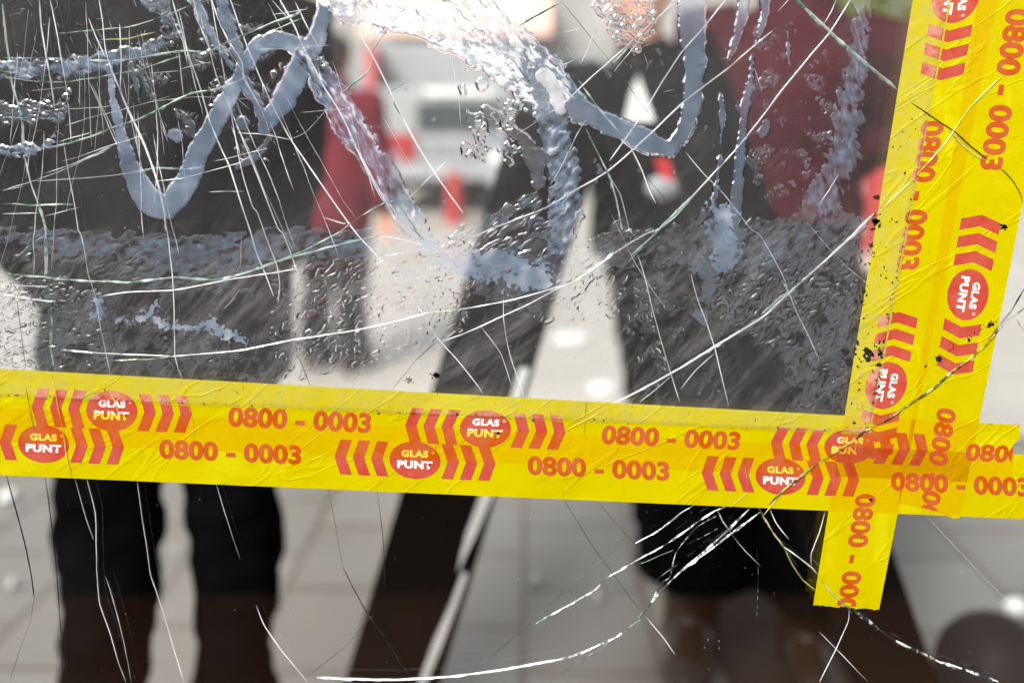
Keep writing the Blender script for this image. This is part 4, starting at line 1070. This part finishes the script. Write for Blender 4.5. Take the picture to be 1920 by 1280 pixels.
def overlap(k, pos, me_):
    tot = None
    for nm, t in TAPES.items():
        if nm == me_: continue
        m = inside_node(k, pos, wpoly(t['q'])); tot = m if tot is None else k.math('ADD', tot, m)
    return tot
def tape_mat(nm):
    k = NT('yellow_tape_film'); ps = k.pos()
    ov = overlap(k, ps, nm)
    base = k.mixc(k.ramp(k.noise(14, 4), .35, .65), (.66, .56, .0, 1), (.70, .60, .0, 1))
    # trapped air: paler smudges
    air = k.noise(36, 3, vec=k.mapping(ps, sc=(.35, 1, 1)) if nm[0] == 'T' else k.mapping(ps, sc=(1, 1, .35)))
    base = k.mixc(k.ramp(air, .56, .66, 0, .35), base, (.84, .80, .01, 1))
    base = k.mixc(k.ramp(ov, 0, 1, 0, 1, False), base, (.67, .495, .0, 1))
    base = k.mixc(k.ramp(ov, 1, 2, 0, 1, False), base, (.58, .32, .0, 1))
    # grime over the part lying on the sheet
    on = inside_node(k, ps, [(-960, -540), (1882, -540), (1632, 812), (-960, 700)])
    gr = k.math('MULTIPLY', on, k.ramp(k.noise(70, 6, rough=.75), .36, .72, .10, .62))
    base = k.mixc(gr, base, (.55, .50, .16, 1))
    spk = k.ramp(k.noise(520, 3, rough=.6), .66, .72); pat = k.ramp(k.noise(30, 3), .48, .62)
    base = k.mixc(k.math('MULTIPLY', k.math('MULTIPLY', spk, pat), .8), base, (.03, .025, .01, 1))
    cr = k.noise(11, 3, vec=k.grain(ps, 35, .5, 2.2), dist=.8); crs = k.ramp(k.math('ABSOLUTE', k.math('SUBTRACT', cr, .5)), 0, .02, 1, 0)   # creases
    b = k.bump(k.math('ADD', k.math('ADD', k.noise(26, 4), k.math('MULTIPLY', crs, .14)), k.math('MULTIPLY', k.noise(180, 3), .12)), .45, .004)
    p = k.node('ShaderNodeBsdfPrincipled', {'Base Color': base, 'Roughness': .24, 'Specular IOR Level': .35, 'Normal': b})
    tl = k.node('ShaderNodeBsdfTranslucent', {'Color': base}).outputs[0]
    return k.done(k.mixs(.42, p.outputs[0], tl))
def ink_mat(nm, name, c_one, c_two, c_three, worn=(.72, .50, .36, 1)):
    k = NT(name); ps = k.pos(); ov = overlap(k, ps, nm)
    base = k.mixc(k.ramp(ov, 0, 1, 0, 1, False), c_one, c_two); base = k.mixc(k.ramp(ov, 1, 2, 0, 1, False), base, c_three)
    n = k.noise(60, 4, rough=.7)
    on = inside_node(k, ps, [(-960, -540), (1882, -540), (1632, 812), (-960, 700)])
    base = k.mixc(k.math('MULTIPLY', k.math('ADD', k.math('MULTIPLY', on, .55), .12), k.ramp(n, .3, .7)), base, worn)
    b = k.bump(k.noise(26, 4), .25, .004)
    p = k.node('ShaderNodeBsdfPrincipled', {'Base Color': base, 'Roughness': .35, 'Specular IOR Level': .3, 'Normal': b})
    tl = k.node('ShaderNodeBsdfTranslucent', {'Color': base}).outputs[0]
    return k.done(k.mixs(.3, p.outputs[0], tl))

_glyph = {}
def text_mesh(txt, height, bold, sx=1.0, space=1.0):
    cu = bpy.data.curves.new('lettering', 'FONT'); cu.body = txt; cu.size = 1.0; cu.offset = bold; cu.space_character = space
    cu.align_x = 'CENTER'; cu.resolution_u = 5
    o = bpy.data.objects.new('lettering', cu); COL.objects.link(o)
    dg = bpy.context.evaluated_depsgraph_get(); dg.update()
    me = bpy.data.meshes.new_from_object(o.evaluated_get(dg)); bpy.data.objects.remove(o); bpy.data.curves.remove(cu)
    bm = bmesh.new(); bm.from_mesh(me); bpy.data.meshes.remove(me)
    ys = [v.co.y for v in bm.verts]; xs = [v.co.x for v in bm.verts]
    y0, y1 = min(ys), max(ys); xm = (min(xs) + max(xs)) / 2; k = height / (y1 - y0)
    for v in bm.verts: v.co = Vector(((v.co.x - xm) * k * sx, -(v.co.y - (y0 + y1) / 2) * k, 0))   # b grows downwards
    return bm

RND = random.Random(21)
def place(bm, T, s0, k, lift, name, mat, parent):
    """bm in tape coordinates (a along, b across, px of a 125 px tape) -> pane"""
    q = T['q']; L = (Vector(q[1]) - Vector(q[0])).length
    for v in bm.verts:
        u = (s0 + k * v.co.x) / L; vv = .5 + v.co.y / 125.0
        v.co = Vector((u, vv, 0))
    for co, no in (((.0, 0, 0), (-1, 0, 0)), ((.9985, 0, 0), (1, 0, 0))):
        bmesh.ops.bisect_plane(bm, geom=bm.verts[:] + bm.edges[:] + bm.faces[:], plane_co=co, plane_no=no, clear_outer=True)
    if not bm.faces: bm.free(); return None
    for v in bm.verts:
        p = tmap(q, v.co.x, v.co.y); v.co = Vector((p.x, p.y, 0))
    for m_ in range(0, 6):      # extra edges where the tape rides over the rim of the sheet
        for c_, n_ in (((1776 + m_, 0, 0), (1, .187, 0)), ((0, 739 + m_, 0), (-.0425, 1, 0))):
            bmesh.ops.bisect_plane(bm, geom=bm.verts[:] + bm.edges[:] + bm.faces[:], plane_co=c_, plane_no=n_)
    for v in bm.verts: v.co = P(v.co.x, v.co.y, tape_front(v.co.x, v.co.y) + lift)
    bmesh.ops.recalc_face_normals(bm, faces=bm.faces[:])
    if sum(f.normal.y for f in bm.faces) > 0: bmesh.ops.reverse_faces(bm, faces=bm.faces[:])
    return bm_obj(name, bm, mat, parent)
def tape_off(T): return .0003 + T['layer'] * .00005
def step_h(x, y):
    """the tapes ride up over the edge of the plastic sheet"""
    r = (1776 - y * .187) - x; d = (739 + x * .0425) - y
    m = min(r, d); t = max(0, min(1, (m + 5) / 5.0)); return .0007 * t * t * (3 - 2 * t)
def tape_front(x, y): return .0003 + .00005 * 3 + .00005 + step_h(x, y)

def chevron(dirn):
    """vertex pointing along dirn (+1 reading direction)"""
    bm = bmesh.new(); w, h, sk = 21.5, 33, 11.5
    pts = [(-w / 2 - sk / 2, -h), (w / 2 - sk / 2, -h), (w / 2 + sk / 2, 0), (w / 2 - sk / 2, h), (-w / 2 - sk / 2, h), (-w / 2 + sk / 2, 0)]
    vs = [bm.verts.new((x * dirn, y, 0)) for x, y in pts]
    bm.faces.new((vs[0], vs[1], vs[2], vs[5])); bm.faces.new((vs[5], vs[2], vs[3], vs[4]))
    bmesh.ops.subdivide_edges(bm, edges=bm.edges[:], cuts=3, use_grid_fill=True)
    return bm
def oval():
    bm = bmesh.new(); n = 56; c = bm.verts.new((0, 0, 0)); R1 = []
    for i in range(n): a = 2 * math.pi * i / n; R1.append(bm.verts.new((48 * math.cos(a), 35.5 * math.sin(a), 0)))
    for i in range(n): bm.faces.new((c, R1[i], R1[(i + 1) % n]))
    return bm

def make_tape(nm, label, ovals, texts, group='yellow printed tapes around the plastic sheet'):
    T = TAPES[nm]; q = T['q']; root = empty('adhesive_tape', (0, 0, 0)); tag(root, label, 'tape', group)
    L = (Vector(q[1]) - Vector(q[0])).length
    nu, nv = int(L / 7), 26; bm = bmesh.new(); rows = []
    ph = RND.uniform(0, 50)
    for i in range(nu + 1):
        row = []
        for j in range(nv + 1):
            u, v = i / nu, j / nv
            if i == nu: u += (.004 * mnoise.noise(Vector((v * 5, ph, 0))) + .0016 * mnoise.noise(Vector((v * 22, ph, 0))))
            p = tmap(q, u, v)
            wv = .00005 * mnoise.noise(Vector((p.x * .012, p.y * .012, ph)))
            row.append(bm.verts.new(P(p.x, p.y, tape_off(T) + step_h(p.x, p.y) + wv)))
        rows.append(row)
    for i in range(nu):
        for j in range(nv): bm.faces.new((rows[i][j], rows[i + 1][j], rows[i + 1][j + 1], rows[i][j + 1]))
    bmesh.ops.recalc_face_normals(bm, faces=bm.faces[:])
    if sum(f.normal.y for f in bm.faces) > 0: bmesh.ops.reverse_faces(bm, faces=bm.faces[:])
    bm_obj('tape_film', bm, tape_mat(nm), root, True)
    red = ink_mat(nm, 'red_ink', (.50, .058, .035, 1), (.50, .080, .0, 1), (.42, .045, .0, 1))
    org = ink_mat(nm, 'orange_ink', (.50, .080, .0, 1), (.52, .085, .0, 1), (.50, .06, .0, 1))
    lit = ink_mat(nm, 'clear_lettering', (.90, .88, .84, 1), (.86, .62, .02, 1), (.6, .3, .0, 1), (.84, .80, .70, 1))
    z0 = T['layer'] * .000012
    def axis(t):   # photo coordinate along the tape -> distance from its start
        a = Vector(q[0]); b = Vector(q[1]); c = Vector(q[2]); d = Vector(q[3])
        p0 = (a + c) / 2; p1 = (b + d) / 2
        f = (t - p0.x) / (p1.x - p0.x) if nm[0] == 'T' else (t - p0.y) / (p1.y - p0.y)
        return f * L
    for t, k in ovals:
        s = axis(t)
        for m in (-3, -2, -1, 1, 2, 3):
            place(chevron(1 if m > 0 else -1), T, s + k * (math.copysign(1, m) * 32 + m * 34.2), k, z0, 'chevron', red, root)
        ov = place(oval(), T, s, k, z0 + .000004, 'oval_badge', red, root)
        if ov:
            for wtxt, yy, hh, sx in (('GLAS', -12, 13.2, 1.22), ('PUNT', 8.6, 15, 1.28)):
                bm = text_mesh(wtxt, hh, .055, sx, 1.10)
                for v in bm.verts: v.co.y += yy
                place(bm, T, s, k, z0 + .000008, 'lettering', lit, ov)
            bm = text_mesh('\u00ae', 5.5, .0, 1.0)
            for v in bm.verts: v.co.x += 34; v.co.y -= 16
            place(bm, T, s, k, z0 + .000008, 'registered_mark', lit, ov)
    for t, k in texts:
        a = text_mesh('0800 - 0003', 37, .042, 1.0, 1.03)
        xs = [v.co.x for v in a.verts]; w = max(xs) - min(xs)
        for v in a.verts: v.co.x *= 266.0 / w
        place(a, T, axis(t), k, z0, 'phone_number', org, root)
    return root

tp2 = make_tape('T2', 'lower of the two level yellow tapes, running off the right edge', [(-614, 1.0), (82, 1.0), (778, 1.0), (1463, .98)], [(-264, 1.0), (432, 1.0), (1122, 1.0), (1800, .98)])
tp1 = make_tape('T1', 'upper of the two level yellow tapes, ending in a torn end at the right', [(-490, 1.0), (210, 1.0), (910, 1.0), (1592, .98)], [(-138, 1.0), (562, 1.01), (1258, .98), (1940, .98)])
tv2 = make_tape('V2', 'outer of the two steep yellow tapes, nearest the right edge', [(552, 1.02)], [(168, 1.17), (894, 1.0)])
tv1 = make_tape('V1', 'inner steep yellow tape whose loose end hangs below the level tapes', [(-6, 1.06), (722, .93)], [(366, 1.07), (1046, .93)])

# grime flecks on tapes and sheet edge
DRT = paint_mat('black_grime', (.006, .006, .004, 1), .8)
def flecks(n, fn, parent, seed, lift=.0001):
    rnd = random.Random(seed); bm = bmesh.new()
    for _ in range(int(n)):
        x, y, s = fn(rnd); k = rnd.randint(5, 8); a0 = rnd.uniform(0, 6); el = rnd.uniform(.3, 1); an = rnd.uniform(0, 3.14)
        vs = []
        for i in range(k):
            a = a0 + 2 * math.pi * i / k; r = s * rnd.uniform(.45, 1.2); dx, dy = r * math.cos(a), r * el * math.sin(a)
            vs.append(bm.verts.new(P(x + dx * math.cos(an) - dy * math.sin(an), y + dx * math.sin(an) + dy * math.cos(an), tape_front(x, y) + lift)))
        f = bm.faces.new(vs)
        f.normal_update()
        if f.normal.y > 0: f.normal_flip()
    tag(bm_obj('grime_flecks', bm, DRT, parent), kind='stuff')
vx = lambda y: 1741 - (y - 200) * .190
def f1(r):
    y = r.choice([r.gauss(560, 160), r.gauss(660, 60), r.uniform(180, 790)]); 
    x = vx(y) + (r.gauss(0, 3) if r.random() < .5 else -abs(r.gauss(0, 34)))
    return x, min(y, 800), min(4.0, r.expovariate(1 / .9) + .5)
flecks(330, f1, tv1, 1)
def f2(r):
    y = r.choice([r.gauss(440, 30), r.gauss(560, 40), r.gauss(665, 14), r.gauss(660, 20)]); x = 1710 - .164 * y + r.gauss(-2, 7) + (r.uniform(0, 50) if y > 640 else 0); return x, y, r.expovariate(1 / 1.6) + .6
flecks(130, f2, tv1, 2)
def f3(r):
    x = r.uniform(0, 1600); return x, 739 + .0425 * x + r.choice([r.gauss(0, 1.5), -abs(r.gauss(0, 16)), r.gauss(4, 3)]), min(3, r.expovariate(1 / .6) + .45)
flecks(240, f3, tp1, 3)
def f4(r):
    t = r.random(); x = 1880 - 150 * t; y = 590 + 100 * t; return x + r.gauss(0, 3), y + r.gauss(0, 3), r.expovariate(1 / 1.5) + .5
flecks(50, f4, tv2, 4)
flecks(10, lambda r: (1881 + r.gauss(0, 3), 425 + r.gauss(0, 2.2), 4.2), tv2, 5)
flecks(9, lambda r: (1632 + r.gauss(0, 1.4), 937 + r.gauss(0, 1.4), 2.6), tv1, 6)
def f5(r):
    u = r.random()
    if u < .3: return 817 + r.gauss(0, 5), 703 + r.gauss(0, 2), r.uniform(1, 3.5)
    if u < .5: return 768 + r.gauss(0, 4), 712 + r.gauss(0, 3), r.uniform(.8, 2.2)
    if u < .75: return r.gauss(1540, 34), r.gauss(680, 34), r.expovariate(1 / .9) + .5
    return r.uniform(560, 1600), r.uniform(560, 770), r.uniform(.4, 1.3)
flecks(170, f5, fs, 7, -.0004)
